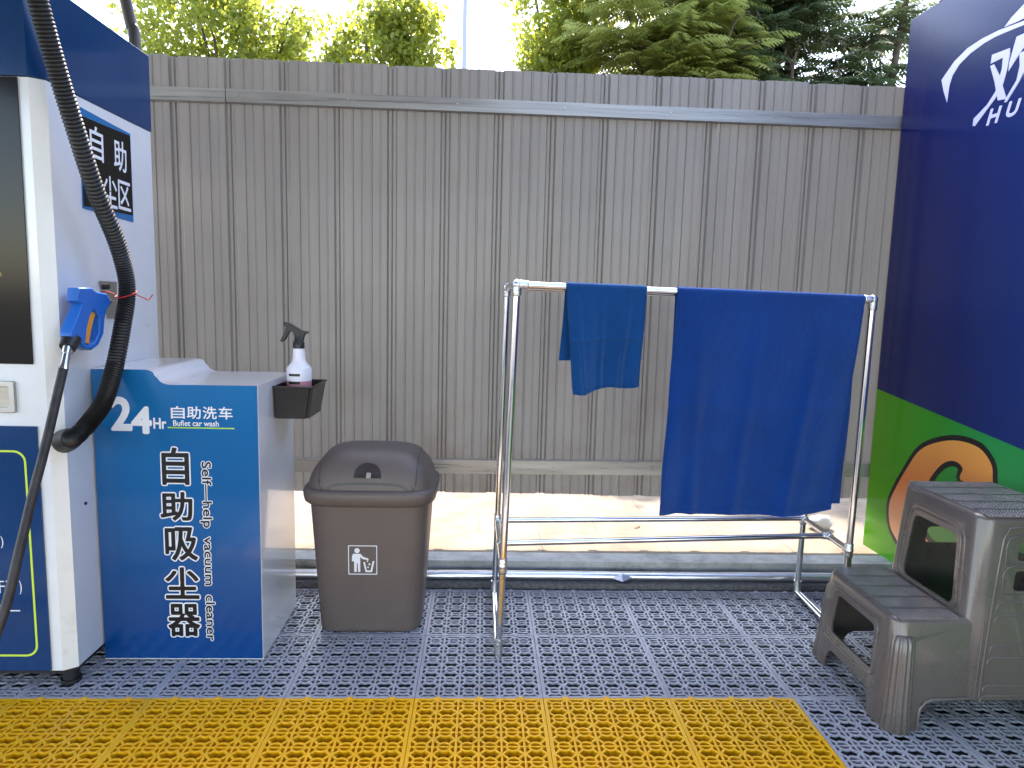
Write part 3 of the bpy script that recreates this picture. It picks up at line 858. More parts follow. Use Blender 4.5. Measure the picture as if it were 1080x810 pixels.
loft(bm, [sring(bm, BCX, BCY, a, b, z, e=5.5) for a, b, z in ((0.176, 0.128, 0.0005), (0.186, 0.138, 0.006), (0.188, 0.140, 0.016), (0.203, 0.153, 0.25), (0.220, 0.166, 0.505))])
bm_part('bin_body', bm, M['bin'], t, smooth=50)
bm = bmesh.new()
loft(bm, [sring(bm, BCX, BCY, a, b, z, e=5) for a, b, z in ((0.215, 0.168, 0.489), (0.226, 0.180, 0.491), (0.238, 0.190, 0.502), (0.242, 0.194, 0.520), (0.243, 0.195, 0.535), (0.240, 0.192, 0.543), (0.233, 0.185, 0.548), (0.222, 0.174, 0.551))])
bm_part('lid_rim', bm, M['bin'], t, smooth=60)
LA, LB, LZ, LH = 0.226, 0.176, 0.548, 0.132
def lid_h(u, v):
    q = min(1, (abs(u) ** 5 + abs(v) ** 5) ** 0.2)
    return LZ + LH * ((1 - q ** 4.2) ** 0.62) * (1 - 0.10 * v * v) * (1 - 0.03 * u * u)
bm = bmesh.new()
NR = 26; NT = 96
rings = []
for i in range(NR + 1):
    q = math.sin((1 - i / NR) * math.pi / 2)          # 1 .. 0
    if i == NR: q = 0.002
    ring = []
    for k in range(NT):
        th = 2 * math.pi * k / NT; c, s = math.cos(th), math.sin(th)
        u = math.copysign(abs(c) ** (2 / 5), c) * q; v = math.copysign(abs(s) ** (2 / 5), s) * q
        ring.append(bm.verts.new((BCX + u * LA, BCY + v * LB, lid_h(u, v))))
    rings.append(ring)
loft(bm, rings, False, True)
dome = bm_part('lid_dome', bm, M['bin'], t, smooth=70)
# swing flap, with a dark seam round it
def patch(u0, u1, v0, v1, lift, rad_, nu=120, nv=90, name='lid_flap', m='bin'):
    bm = bmesh.new()
    g = {}
    for i in range(nu + 1):
        for j in range(nv + 1):
            u = u0 + (u1 - u0) * i / nu; v = v0 + (v1 - v0) * j / nv
            x = BCX + u * LA; y = BCY + v * LB
            e = 1e-3
            nx = -(lid_h(u + e, v) - lid_h(u - e, v)) / (2 * e * LA); ny = -(lid_h(u, v + e) - lid_h(u, v - e)) / (2 * e * LB)
            nn = Vector((nx, ny, 1)).normalized()
            g[i, j] = bm.verts.new(Vector((x, y, lid_h(u, v))) + nn * lift)
    cu_, cv_ = (u0 + u1) / 2, (v0 + v1) / 2
    for i in range(nu):
        for j in range(nv):
            u = u0 + (u1 - u0) * (i + .5) / nu; v = v0 + (v1 - v0) * (j + .5) / nv
            du = (abs(u - cu_) - ((u1 - u0) / 2 - rad_)) * LA; dv = (abs(v - cv_) - ((v1 - v0) / 2 - rad_)) * LB
            if du > 0 and dv > 0 and math.hypot(du, dv) > rad_ * LA: continue
            bm.faces.new((g[i, j], g[i + 1, j], g[i + 1, j + 1], g[i, j + 1]))
    bmesh.ops.delete(bm, geom=[v for v in bm.verts if not v.link_faces], context='VERTS')
    bmesh.ops.recalc_face_normals(bm, faces=bm.faces)
    bmesh.ops.solidify(bm, geom=bm.faces[:], thickness=lift * 0.9)
    return bm_part(name, bm, M[m], dome, smooth=60)
patch(-0.765, 0.765, -0.984, 0.93, 0.0012, 0.12, name='lid_seam', m='bin_dark')
flap = patch(-0.745, 0.745, -0.972, 0.92, 0.004, 0.11)
# half moon grip: recess look from a dark inset with a lip
def lid_point(u, v, lift):
    e = 1e-3
    nx = -(lid_h(u + e, v) - lid_h(u - e, v)) / (2 * e * LA); ny = -(lid_h(u, v + e) - lid_h(u, v - e)) / (2 * e * LB)
    return Vector((BCX + u * LA, BCY + v * LB, lid_h(u, v))) + Vector((nx, ny, 1)).normalized() * lift
bm = bmesh.new()
def moon(q, lift, bm):
    out = []
    for i in range(17):
        a = math.pi * i / 16
        out.append(bm.verts.new(lid_point(0.215 * q * math.cos(a), -0.945 + 0.16 * q * math.sin(a) + (1 - q) * 0.03, lift)))
    return out
r1 = moon(1.0, 0.0042, bm); r2 = moon(0.96, 0.0062, bm); r3 = moon(0.86, 0.0052, bm)
for ra, rb in ((r1, r2), (r2, r3)):
    for i in range(16): bm.faces.new((ra[i], ra[i + 1], rb[i + 1], rb[i]))
    bm.faces.new((ra[0], rb[0], rb[16], ra[16]))
cen = bm.verts.new(lid_point(0, -0.90, 0.0052))
for i in range(16): bm.faces.new((r3[i], r3[i + 1], cen))
bm.faces.new((r3[16], r3[0], cen))
bm_part('lid_grip', bm, M['bin_dark'], dome, smooth=30)
pc = lid_point(0.02, -0.915, 0.006)
bm = bmesh.new(); box(bm, pc.x - 0.008, pc.x + 0.008, pc.y - 0.008, pc.y + 0.004, pc.z - 0.006, pc.z + 0.0015)
for v in bm.verts:
    v.co.z += (v.co.y - pc.y) * 0.9
bm_part('grip_tab', bm, mat('taupe_highlight', (0.3, 0.27, 0.25), 0.5), dome)  # pale colour painted in for the small highlight on the grip
# litter pictogram on the front face (face is tapered: y grows as z falls)
def bin_y(z): return BCY - (0.140 + (0.166 - 0.140) * (z - 0.016) / 0.489)
zc = 0.287
slope = (0.166 - 0.140) / 0.489
SF = lambda d: frame((-0.418, bin_y(zc) - 0.0012 - d, zc), (1, 0, 0), (0, -slope, 1))
stk = plate('sticker', [rrect(-0.052, 0.052, -0.056, 0.056, 0.003), rrect(-0.049, 0.049, -0.053, 0.053, 0.002)], 0.0008, SF(0), M['ink_white'], t)
def circ(cx_, cy_, r, n=16): return [(cx_ + r * math.cos(2 * math.pi * i / n), cy_ + r * math.sin(2 * math.pi * i / n)) for i in range(n)]
man = [circ(-0.020, 0.036, 0.0095),
       [(-0.034, 0.024), (-0.008, 0.024), (0.002, 0.012), (0.020, 0.006), (0.021, 0.0), (0.0, 0.004), (-0.009, 0.012), (-0.009, -0.046), (-0.017, -0.046), (-0.018, -0.012), (-0.021, -0.012), (-0.022, -0.046), (-0.031, -0.046), (-0.031, -0.005), (-0.039, -0.005), (-0.038, 0.016)]]
for q in man: plate('pictogram_figure', [q], 0.0008, SF(0), M['ink_white'], stk)
plate('pictogram_basket', [[(0.002, -0.008), (0.008, -0.008), (0.014, -0.040), (0.028, -0.040), (0.036, -0.004), (0.042, -0.004), (0.033, -0.046), (0.010, -0.046)]], 0.0008, SF(0), M['ink_white'], stk)
for q in (circ(0.017, -0.004, 0.003), circ(0.024, -0.016, 0.0035), circ(0.019, -0.028, 0.003)): plate('pictogram_litter', [q], 0.0008, SF(0), M['ink_white'], stk)

# ------------------------------------------------------------------ TOWEL RACK
t = thing('towel_rack', 'stainless steel tube towel rack standing in front of the fence', 'rack', (0.72, 2.5, 0))
r = 0.0125
FL0, FL1 = Vector((0.076, 2.25, 0.012)), Vector((0.108, 2.25, 1.285))
BL0, BL1 = Vector((0.070, 2.74, 0.012)), Vector((0.092, 2.72, 1.283))
FR0, FR1 = Vector((1.362, 2.375, 0.012)), Vector((1.370, 2.375, 1.268))
BR0, BR1 = Vector((1.375, 2.765, 0.012)), Vector((1.385, 2.76, 1.268))
mix = lambda a, b, q: a + (b - a) * q
for a, b in ((FL0, FL1), (BL0, BL1), (FR0, FR1), (BR0, BR1)):
    tube_part('post', [a, b], r, M['chrome'], t, n=24)
tube_part('top_bar', [FL1, FR1], r, M['chrome'], t, n=24)
tube_part('top_bar', [BL1, BR1], r, M['chrome'], t, n=24)
tube_part('side_bar', [FL1, BL1], r * 0.96, M['chrome'], t, n=20)
tube_part('side_bar', [FR1, BR1], r * 0.96, M['chrome'], t, n=20)
bL, bR = Vector((0, 0, 0.004)), None
tube_part('base_bar', [FL0 + bL, BL0 + bL], r * 0.98, M['chrome'], t, n=20)
tube_part('base_bar', [FR0 + bL, BR0 + bL], r * 0.98, M['chrome'], t, n=20)
ql = 0.335 / 1.27
lf, lb = mix(FL0, FL1, 0.25), mix(BL0, BL1, 0.25)
rf, rb = mix(FR0, FR1, 0.27), mix(BR0, BR1, 0.265)
tube_part('side_bar', [lf, lb], r * 0.92, M['chrome'], t, n=20)
tube_part('side_bar', [rf, rb], r * 0.92, M['chrome'], t, n=20)
s1a, s1b = lb, rb
s2a, s2b = mix(lf, lb, 0.45), mix(rf, rb, 0.42)
tube_part('shelf_bar', [s1a, s1b], r * 0.9, M['chrome'], t, n=20)
tube_part('shelf_bar', [s2a, s2b], r * 0.9, M['chrome'], t, n=20)
def fitting(p, dirs, rr=0.0158, ln=0.036):
    bm = bmesh.new()
    bmesh.ops.create_uvsphere(bm, u_segments=20, v_segments=12, radius=rr * 1.10)
    for v in bm.verts: v.co += p
    for d in dirs:
        d = Vector(d).normalized()
        tube(bm, [p, p + d * (ln - 0.003), p + d * ln, p + d * (ln + 0.001)], [rr, rr, rr * 0.94, rr * 0.80], 20)
    bm_part('elbow', bm, M['chrome_fit'], t, smooth=50)
dn = Vector((0, 0, -1))
fitting(FL1, [FR1 - FL1, dn, BL1 - FL1]); fitting(BL1, [BR1 - BL1, dn, FL1 - BL1])
fitting(FR1, [FL1 - FR1, dn, BR1 - FR1]); fitting(BR1, [BL1 - BR1, dn, FR1 - BR1])
for a, b, c in ((lf, lb, FL1), (lb, lf, BL1), (rf, rb, FR1), (rb, rf, BR1)):
    fitting(a, [b - a, c - a, -(c - a)], 0.0150, 0.026)
fitting(s2a, [s2b - s2a, lf - s2a, lb - s2a], 0.0145, 0.024); fitting(s2b, [s2a - s2b, rf - s2b, rb - s2b], 0.0145, 0.024)
for a in (FL0, BL0, FR0, BR0):
    tube_part('foot_cap', [a + Vector((0, 0, -0.012)), a + Vector((0, 0, 0.055)), a + Vector((0, 0, 0.0555))], [0.0140, 0.0152, 0.013], M['chrome_fit'], t, n=20)

# ------------------------------------------------------------------ TOWELS
def towel(name, label, x0, x1, front, back, m, seed, cat='towel', group=None, nx=70, flare=(0, 0), bx=(0, 0)):
    """front(s), back(s) give hem heights below the bar for s in 0..1; flare shifts the hem sideways"""
    t_ = thing(name, label, cat, ((x0 + x1) / 2, 2.28, 1.29), group)
    A, B = FL1, FR1
    rr = r + 0.0035
    def barp(x):
        q = (x - A.x) / (B.x - A.x); return A + (B - A) * q
    bm = bmesh.new()
    nf, nb, na = 150, 60, 8
    cols = []
    for i in range(nx + 1):
        s = i / nx
        x = x0 + (x1 - x0) * s
        c = barp(x)
        lf_, lb_ = front(s), back(s)
        col_ = []
        for j in range(nf + 1):                         # hem up to the bar, front
            d = lf_ * (1 - j / nf)
            k = d / max(lf_, 1e-6)
            wv = 0.007 * k * math.sin(s * 7.0 + seed) + 0.004 * k * math.sin(s * 17 + seed * 2 + d * 4) + 0.006 * k * noise.noise(Vector((s * 3 + seed, d * 3, 0)))
            xx = x + (flare[0] * (1 - s) + flare[1] * s) * k + 0.004 * noise.noise(Vector((d * 6, s * 2 + seed, 5))) * k
            wv += 0.0009 * noise.noise(Vector((x * 70, d * 70, seed))) + 0.020 * min(1, k * 1.5) * noise.noise(Vector((x * 8 + d * 1.5, d * 1.8, seed * 3)))
            for cx_, am, sl_ in ((0.13, 0.010, 0.05), (0.46, 0.008, -0.04), (0.80, 0.013, -0.10)):
                wv += am * min(1, k * 1.2) * math.exp(-((s - cx_ - sl_ * k) / 0.035) ** 2)
            wv += 0.003 * math.exp(-((k - 0.5) / 0.015) ** 2)
            xx += 0.0012 * noise.noise(Vector((d * 60, s * 6, seed)))
            col_.append(Vector((xx, c.y - rr - wv - 0.006 * k, c.z - d + 0.002 * k * noise.noise(Vector((s * 30, seed, 2))))))
        for j in range(1, na):
            a = math.pi * j / na
            col_.append(Vector((x, c.y - rr * math.cos(a), c.z + rr * math.sin(a))))
        for j in range(nb + 1):
            d = lb_ * j / nb
            k = d / max(lb_, 1e-6)
            wv = 0.006 * k * math.sin(s * 6 + seed * 3) + 0.006 * k * noise.noise(Vector((s * 3 + seed * 5, d * 3, 9)))
            xx = x + (bx[0] * (1 - s) + bx[1] * s) * k + 0.004 * noise.noise(Vector((d * 6, s * 2 + seed, 25))) * k
            col_.append(Vector((xx, c.y + rr + wv + 0.004 * k, c.z - d)))
        cols.append([bm.verts.new(p) for p in col_])
    grid = [[v.co.copy() for v in c_] for c_ in cols]
    for i in range(nx):
        for j in range(len(cols[0]) - 1):
            bm.faces.new((cols[i][j], cols[i + 1][j], cols[i + 1][j + 1], cols[i][j + 1]))
    bmesh.ops.recalc_face_normals(bm, faces=bm.faces)
    bmesh.ops.solidify(bm, geom=bm.faces[:], thickness=0.0028)
    bm_part('cloth', bm, m, t_, smooth=80)
    # stitched hem bands just above the front edge and along both sides
    for inset, nm in ((5, 'hem_stitch'),):
        bm = bmesh.new()
        i0, i1 = max(1, nx // 60), nx - max(1, nx // 60)
        path = [grid[i0][j] for j in range(nf - 4, inset, -1)] + [grid[i][inset] for i in range(i0, i1)] + [grid[i1][j] for j in range(inset, nf - 4)]
        path = [p + Vector((0, -0.0024, 0)) for p in path[::2]]
        tube(bm, path, 0.0011, 6)
        bm_part(nm, bm, m, t_, smooth=80)
    return t_
towel('small_towel', 'small blue microfibre towel folded over the rack bar', 0.270, 0.543,
      lambda s: 0.350 + 0.006 * math.exp(-((s - 0.12) / 0.16) ** 2) - 0.030 * s + 0.004 * math.sin(s * 9), lambda s: 0.245 - 0.01 * s, M['towel2'], 1.3, nx=90, flare=(0.032, -0.016), bx=(-0.012, 0.0))
towel('large_towel', 'large royal blue microfibre towel hanging nearly to the lower bars', 0.650, 1.332,
      lambda s: 0.765 + 0.012 * math.sin(s * 3.0) + 0.006 * math.exp(-((s - 0.03) / 0.05) ** 2) - 0.012 * max(0, s - .9) * 10, lambda s: 0.735 + 0.01 * s, M['towel'], 2.1, nx=170, flare=(-0.030, -0.062), bx=(0.0, -0.010))

# ------------------------------------------------------------------ STOOL
def rr_ring(bm, x0, x1, y0, y1, rad_, z, k=6):
    return [bm.verts.new((a, b, z)) for a, b in rrect(x0, x1, y0, y1, rad_, k)]
def frust(x0, x1, y0, y1, zb, zt, dx0, dx1, dy, rad_, inset=0.0, topr=0.014, z_cut=0.0):
    """tapered rounded box: dims are at the base; dx/dy the draft at the top"""
    bm = bmesh.new()
    rings = []
    steps = [(zb, 0.0), (zt - topr, 0.0)]
    for i in range(1, 5):
        a = math.pi / 2 * i / 4
        steps.append((zt - topr + topr * math.sin(a), topr * (1 - math.cos(a))))
    for z, ins in steps:
        q = (z - zb) / (zt - zb)
        rings.append(rr_ring(bm, x0 + dx0 * q + ins + inset, x1 - dx1 * q - ins - inset, y0 + dy * q + ins + inset, y1 - dy * q - ins - inset, max(0.004, rad_ - inset - ins * 0.3), z))
    loft(bm, rings)
    return to_me(bm)
def prism(outline, lo, hi, plane):
    """closed prism: outline in (y,z) extruded along x, or (x,z) along y"""
    bm = bmesh.new()
    if plane == 'X':
        a = [bm.verts.new((lo, p[0], p[1])) for p in outline]; b = [bm.verts.new((hi, p[0], p[1])) for p in outline]
    else:
        a = [bm.verts.new((p[0], lo, p[1])) for p in outline]; b = [bm.verts.new((p[0], hi, p[1])) for p in outline]
    n = len(outline)
    for i in range(n): bm.faces.new((a[i], a[(i + 1) % n], b[(i + 1) % n], b[i]))
    bm.faces.new(a); bm.faces.new(b)
    return to_me(bm)
def quad_round(x0b, x1b, x0t, x1t, z0, z1, rad_, k=4):
    pts = [(x1b, z0), (x1t, z1), (x0t, z1), (x0b, z0)]
    out = []
    n = 4
    for i in range(n):
        p, a, b = Vector(pts[i]), Vector(pts[i - 1]), Vector(pts[(i + 1) % n])
        u, v = (a - p).normalized(), (b - p).normalized()
        s_, e_ = p + u * rad_, p + v * rad_
        for j in range(k + 1):
            q = j / k
            m1 = s_.lerp(p, q); m2 = p.lerp(e_, q); c = m1.lerp(m2, q); out.append((c.x, c.y))
    return out
def stool():
    t = thing('step_stool', 'taupe plastic two step stool standing beside the printed hoarding', 'step stool', (1.5, 2.06, 0))
    Y0, Y1 = 1.835, 2.285
    HZ, LZ_ = 0.646, 0.332
    th = 0.006
    # outer shell
    low = frust(1.205, 1.56, Y0, Y1, 0.0, LZ_, 0.022, 0.0, 0.026, 0.045)
    hi = frust(1.430, 1.835, Y0 - 0.004, Y1 + 0.004, 0.0, HZ, 0.032, 0.035, 0.036, 0.045)
    A = boolean(low, hi, 'UNION')
    low2 = frust(1.205, 1.56, Y0, Y1, -0.02, LZ_ - th, 0.022, 0.0, 0.026, 0.045, inset=th)
    hi2 = frust(1.430, 1.835, Y0 - 0.004, Y1 + 0.004, -0.02, HZ - th, 0.032, 0.035, 0.036, 0.045, inset=th)
    # rounded fluted corner pilasters
    for (px_, py_, zt) in ((1.250, Y0 + 0.018, 0.285), (1.250, Y1 - 0.018, 0.285), (1.470, Y0 + 0.016, 0.60), (1.470, Y1 - 0.016, 0.60)):
        bm = bmesh.new()
        s_ = 1 if py_ < 2 else -1
        if zt > 0.4:
            continue
        bm2 = bm
        pr = [(0.043, 0.0), (0.038, 0.06), (0.034, 0.20), (0.032, zt - 0.02), (0.025, zt - 0.004), (0.010, zt)]
        rings = []
        for rad_, z in pr:
            q = z / LZ_
            rings.append([bm2.verts.new((px_ + 0.016 * q + (rad_ * (1 + 0.05 * math.cos(14 * a))) * math.cos(a), py_ + s_ * 0.022 * q + rad_ * (1 + 0.05 * math.cos(14 * a)) * math.sin(a), z)) for a in [2 * math.pi * k / 112 for k in range(112)]])
        loft(bm2, rings)
        A = boolean(A, to_me(bm2), 'UNION')
    A = boolean(A, low2, 'DIFFERENCE')
    A = boolean(A, hi2, 'DIFFERENCE')
    # re-open the joint between both shells is not needed; cut windows and arches
    cuts = []
    # arches under the long sides
    arch = [(1.312, -0.05), (1.312, 0.035), (1.318, 0.062), (1.330, 0.080), (1.350, 0.088), (1.60, 0.096), (1.640, 0.092), (1.655, 0.078), (1.662, 0.05), (1.664, -0.05)]
    cuts.append(prism(arch, 1.70, 2.40, 'Y'))
    # arch under the front end
    ya = [(1.925, -0.05), (1.93, 0.04), (1.945, 0.066), (1.965, 0.075), (2.155, 0.075), (2.175, 0.066), (2.19, 0.04), (2.195, -0.05)]
    cuts.append(prism(ya, 1.10, 1.30, 'X'))
    # window in the low riser
    cuts.append(prism(quad_round(1.935, 2.185, 1.950, 2.170, 0.135, 0.272, 0.022), 1.10, 1.30, 'X'))
    # window in the high riser
    cuts.append(prism(quad_round(1.935, 2.185, 1.955, 2.165, 0.345, 0.560, 0.03), 1.36, 1.56, 'X'))
    # back end windows
    cuts.append(prism(quad_round(1.955, 2.165, 1.965, 2.155, 0.44, 0.535, 0.02), 1.75, 1.95, 'X'))
    cuts.append(prism(quad_round(1.90, 2.22, 1.92, 2.20, -0.05, 0.30, 0.02), 1.75, 1.95, 'X'))
    # side windows of the high block
    cuts.append(prism(quad_round(1.575, 1.735, 1.580, 1.730, 0.515, 0.570, 0.014), 1.70, 2.40, 'Y'))
    cuts.append(prism(quad_round(1.568, 1.742, 1.573, 1.737, 0.425, 0.485, 0.014), 1.70, 2.40, 'Y'))
    for c in cuts: A = boolean(A, c, 'DIFFERENCE')
    def fin(o):
        b = o.modifiers.new('bv', 'BEVEL'); b.width = 0.0016; b.segments = 2; b.limit_method = 'ANGLE'; b.angle_limit = R(50)
    A = applied(A, fin)
    link('shell', A, M['stool'], t, smooth=35)
    # rims (raised beads) round openings and the lower edge
    def bead(pts, rr_, name='bead', closed=True):
        if closed: pts = pts + [pts[0], pts[1]]
        bm = bmesh.new(); tube(bm, pts, rr_, 8, cap=not closed)
        bm_part(name, bm, M['stool'], t, smooth=70)
    def yside(x, z):          # near face y of the high block
        return Y0 - 0.004 + 0.036 * z / HZ
    def xrise_low(z): return 1.205 + 0.022 * z / LZ_
    def xrise_hi(z): return 1.430 + 0.032 * z / HZ
    bead([Vector((xrise_low(z), y, z)) for y, z in quad_round(1.920, 2.200, 1.934, 2.186, 0.120, 0.290, 0.028)], 0.0038)
    bead([Vector((xrise_hi(z), y, z)) for y, z in quad_round(1.918, 2.202, 1.940, 2.180, 0.338, 0.580, 0.036)], 0.0042)
    bead([Vector((xrise_hi(z), y, z)) for y, z in quad_round(1.900, 2.220, 1.925, 2.195, 0.338, 0.594, 0.04)], 0.003)
    bead([Vector((xrise_low(z), y, z)) for y, z in ((1.90, 0.108), (2.22, 0.108))], 0.003, closed=False)
    # near side: stacked raised panels on the high block
    for (za, zb_, xa) in ((0.505, 0.590, 1.540), (0.415, 0.500, 1.535)):
        bead([Vector((x, yside(x, z), z)) for x, z in ((xa, za), (xa + 0.001, zb_ - 0.03), (xa + 0.008, zb_ - 0.008), (xa + 0.03, zb_), (1.78, zb_))], 0.0032, closed=False)
        bead([Vector((x, yside(x, z), z)) for x, z in ((xa + 0.004, za), (1.78, za))], 0.0026, closed=False)
    for z_, xa in ((0.392, 1.524), (0.352, 1.520), (0.262, 1.512), (0.225, 1.506), (0.140, 1.497), (0.108, 1.492)):
        bead([Vector((x, yside(x, z), z)) for x, z in ((xa, z_ - 0.022), (xa + 0.002, z_ - 0.008), (xa + 0.012, z_), (1.80, z_))], 0.0026, closed=False)
    bead([Vector((x, yside(x, z) - 0.0005, z)) for x, z in ((1.487, 0.100), (1.492, 0.20), (1.510, 0.40), (1.530, 0.58), (1.545, 0.612), (1.60, 0.618), (1.79, 0.618))], 0.004, closed=False)
    bead([Vector((x, yside(x, z) + 0.001, z)) for x, z in ((1.474, 0.100), (1.480, 0.20), (1.489, 0.33))], 0.003, closed=False)
    # arch lip
    bead([Vector((x, Y0 + 0.026 * z / LZ_ - 0.001, z)) for x, z in ((1.308, 0.0), (1.309, 0.040), (1.315, 0.068), (1.329, 0.085), (1.350, 0.093), (1.475, 0.098), (1.60, 0.101))], 0.0055, closed=False)
    # treads: raised strips and non-slip dots
    for xa_, xb_, zz in ((1.480, 1.785, HZ), (1.245, 1.435, LZ_)):
        bm = bmesh.new()
        for k in range(5):
            y = 1.90 + k * 0.080
            box(bm, xa_, xb_, y - 0.034, y + 0.034, zz - 0.001, zz + 0.0013)
        bm_part('tread', bm, M['tread'], t, bevel=0.0012)
    bm = bmesh.new()
    rg = random.Random(3)
    for a0, a1, zz in ((1.248, 1.432, LZ_ + 0.0013), (1.483, 1.782, HZ + 0.0013)):
        x = a0 + 0.004
        while x < a1:
            y = 1.872
            while y < 2.252:
                if abs(((y - 1.90 + 0.040) % 0.080) - 0.040) < 0.031:
                    rad_ = 0.0030
                    p = [bm.verts.new((x + rad_ * math.cos(a), y + rad_ * math.sin(a), zz)) for a in (0.2, 1.45, 2.7, 3.96, 5.2)]
                    c = bm.verts.new((x, y, zz + 0.0022))
                    for i in range(5): bm.faces.new((p[i], p[(i + 1) % 5], c))
                y += 0.0088 + rg.uniform(-0.0005, 0.0005)
            x += 0.0088
    bm_part('grip_dots', bm, M['tread'], t, smooth=80)
stool()

# ------------------------------------------------------------------ VEGETATION behind the fence
def leaf_mesh(name, spots, m, parent, size, seed, shape='leaf'):
    rg = np.random.default_rng(seed)
    n = len(spots)
    P = np.array(spots)
    nrm = rg.normal(size=(n, 3)); nrm /= np.linalg.norm(nrm, axis=1)[:, None]
    a = rg.normal(size=(n, 3)); a -= nrm * (a * nrm).sum(1)[:, None]; a /= np.linalg.norm(a, axis=1)[:, None]
    a[:, 2] -= 0.4; a /= np.linalg.norm(a, axis=1)[:, None]
    b = np.cross(nrm, a); b /= np.linalg.norm(b, axis=1)[:, None]
    s = size * rg.uniform(0.6, 1.3, n)[:, None]
    tmpl = [(-0.5, 0), (-0.15, 0.36), (0.2, 0.3), (0.55, 0), (0.2, -0.3), (-0.15, -0.36)]
    V = np.concatenate([(P + a * s * u + b * s * v)[:, None, :] for u, v in tmpl], 1).reshape(-1, 3)
    Fc = [tuple(range(i * 6, i * 6 + 6)) for i in range(n)]
    me = bpy.data.meshes.new(name); me.from_pydata(V.tolist(), [], Fc); me.update()
    return link(name, me, m, parent)

def clump_points(blobs, n, seed, k=26, clump=0.16):
    """leaf positions gathered in twigs spread through the blobs' volume"""
    rg = random.Random(seed); out = []
    tot = sum(b[3] * b[4] * b[5] for b in blobs)
    for (x, y, z, rx, ry, rz) in blobs:
        m_ = int(n / k * rx * ry * rz / tot)
        for _ in range(m_):
            while True:
                q = Vector((rg.uniform(-1, 1), rg.uniform(-1, 1), rg.uniform(-1, 1)))
                if q.length < 1 and rg.random() < 0.25 + q.length: break
            c = Vector((x + q.x * rx, y + q.y * ry, z + q.z * rz))
            if noise.noise(c * 1.7 + Vector((seed, 0, 0))) < -0.26: continue
            d = Vector((rg.gauss(0, 1), rg.gauss(0, 1), rg.gauss(0.5, 0.8))).normalized()
            for _ in range(k):
                u = rg.uniform(-1, 1)
                p = c + d * u * clump * 1.7 + Vector((rg.gauss(0, 1), rg.gauss(0, 1), rg.gauss(0, 1))) * clump * 0.42
                out.append(tuple(p))
    return out

def limb(bm, p0, p1, r0, r1, seed, n=8, wob=0.06):
    rg = random.Random(seed)
    p0, p1 = Vector(p0), Vector(p1)
    pts = []; rs = []
    for i in range(n + 1):
        q = i / n
        w_ = Vector((noise.noise(Vector((seed, q * 3, 0))), noise.noise(Vector((seed, q * 3, 7))), 0)) * wob * (p1 - p0).length * math.sin(math.pi * q)
        pts.append(p0.lerp(p1, q) + w_); rs.append(r0 + (r1 - r0) * q)
    tube(bm, pts, rs, 9)

def tree(name, label, base, h, blobs, n, leaf, seed, size, clump, trunk_r=0.09):
    t = thing(name, label, 'tree', base, 'trees beyond the fence')
    bm = bmesh.new()
    b = Vector(base)
    top = b + Vector((0.1, 0, h * 0.95))
    limb(bm, b, top, trunk_r, trunk_r * 0.2, seed, 12, 0.03)
    rg = random.Random(seed)
    for i, bl in enumerate(blobs):
        for j in range(3):
            q = rg.uniform(0.35, 0.8)
            s_ = b.lerp(top, q)
            e_ = Vector((bl[0] + rg.uniform(-.6, .6) * bl[3], bl[1] + rg.uniform(-.6, .6) * bl[4], bl[2] + rg.uniform(-.2, .7) * bl[5]))
            limb(bm, s_, e_, trunk_r * 0.42, 0.008, seed + i * 7 + j, 8, 0.08)
    bm_part('trunk', bm, M['bark'], t, smooth=60)
    leaf_mesh('crown', clump_points(blobs, n, seed, clump=clump), leaf, t, size, seed)
    return t
G = -0.026
tree('poplar_tree', 'pale yellow green leafy tree seen just right of the machine', (-3.3, 9.4, G), 5.6,
     [(-3.75, 9.4, 4.6, 0.75, 0.7, 0.95), (-3.05, 9.4, 4.35, 0.6, 0.7, 0.75), (-2.62, 9.3, 4.5, 0.42, 0.6, 0.95), (-3.5, 9.6, 3.5, 1.0, 0.8, 0.8), (-2.7, 9.5, 3.5, 0.7, 0.7, 0.7)], 26000, M['leaf_y'], 11, 0.07, 0.13)
tree('poplar_tree', 'green leafy tree in the middle left, darker on its right side', (-1.25, 9.0, G), 5.3,
     [(-1.45, 9.0, 4.25, 0.62, 0.6, 0.5), (-1.15, 9.0, 4.75, 0.52, 0.6, 0.6), (-0.85, 9.0, 4.2, 0.42, 0.5, 0.62), (-1.2, 9.2, 3.5, 0.8, 0.7, 0.7)], 14000, M['leaf_y'], 23, 0.068, 0.12)
tree('poplar_tree', 'yellow green leafy tree just right of the lamp post', (0.95, 9.0, G), 5.8,
     [(0.72, 9.0, 4.7, 0.42, 0.6, 0.8), (1.05, 9.0, 4.9, 0.42, 0.6, 0.9), (0.8, 9.2, 3.6, 0.6, 0.7, 0.7), (0.9, 9, 4.1, 0.5, 0.6, 0.5)], 17000, M['leaf_y'], 31, 0.065, 0.11)
leafy = tree('small_tree', 'low dark bush whose tip shows below the lamp post', (-0.35, 12.5, G), 4.9,
     [(-0.55, 12.5, 4.55, 0.5, 0.5, 0.42), (0.35, 12.6, 4.4, 0.7, 0.5, 0.35), (-0.2, 12.5, 3.7, 1.0, 0.8, 0.8)], 4500, M['leaf_d'], 37, 0.08, 0.12)

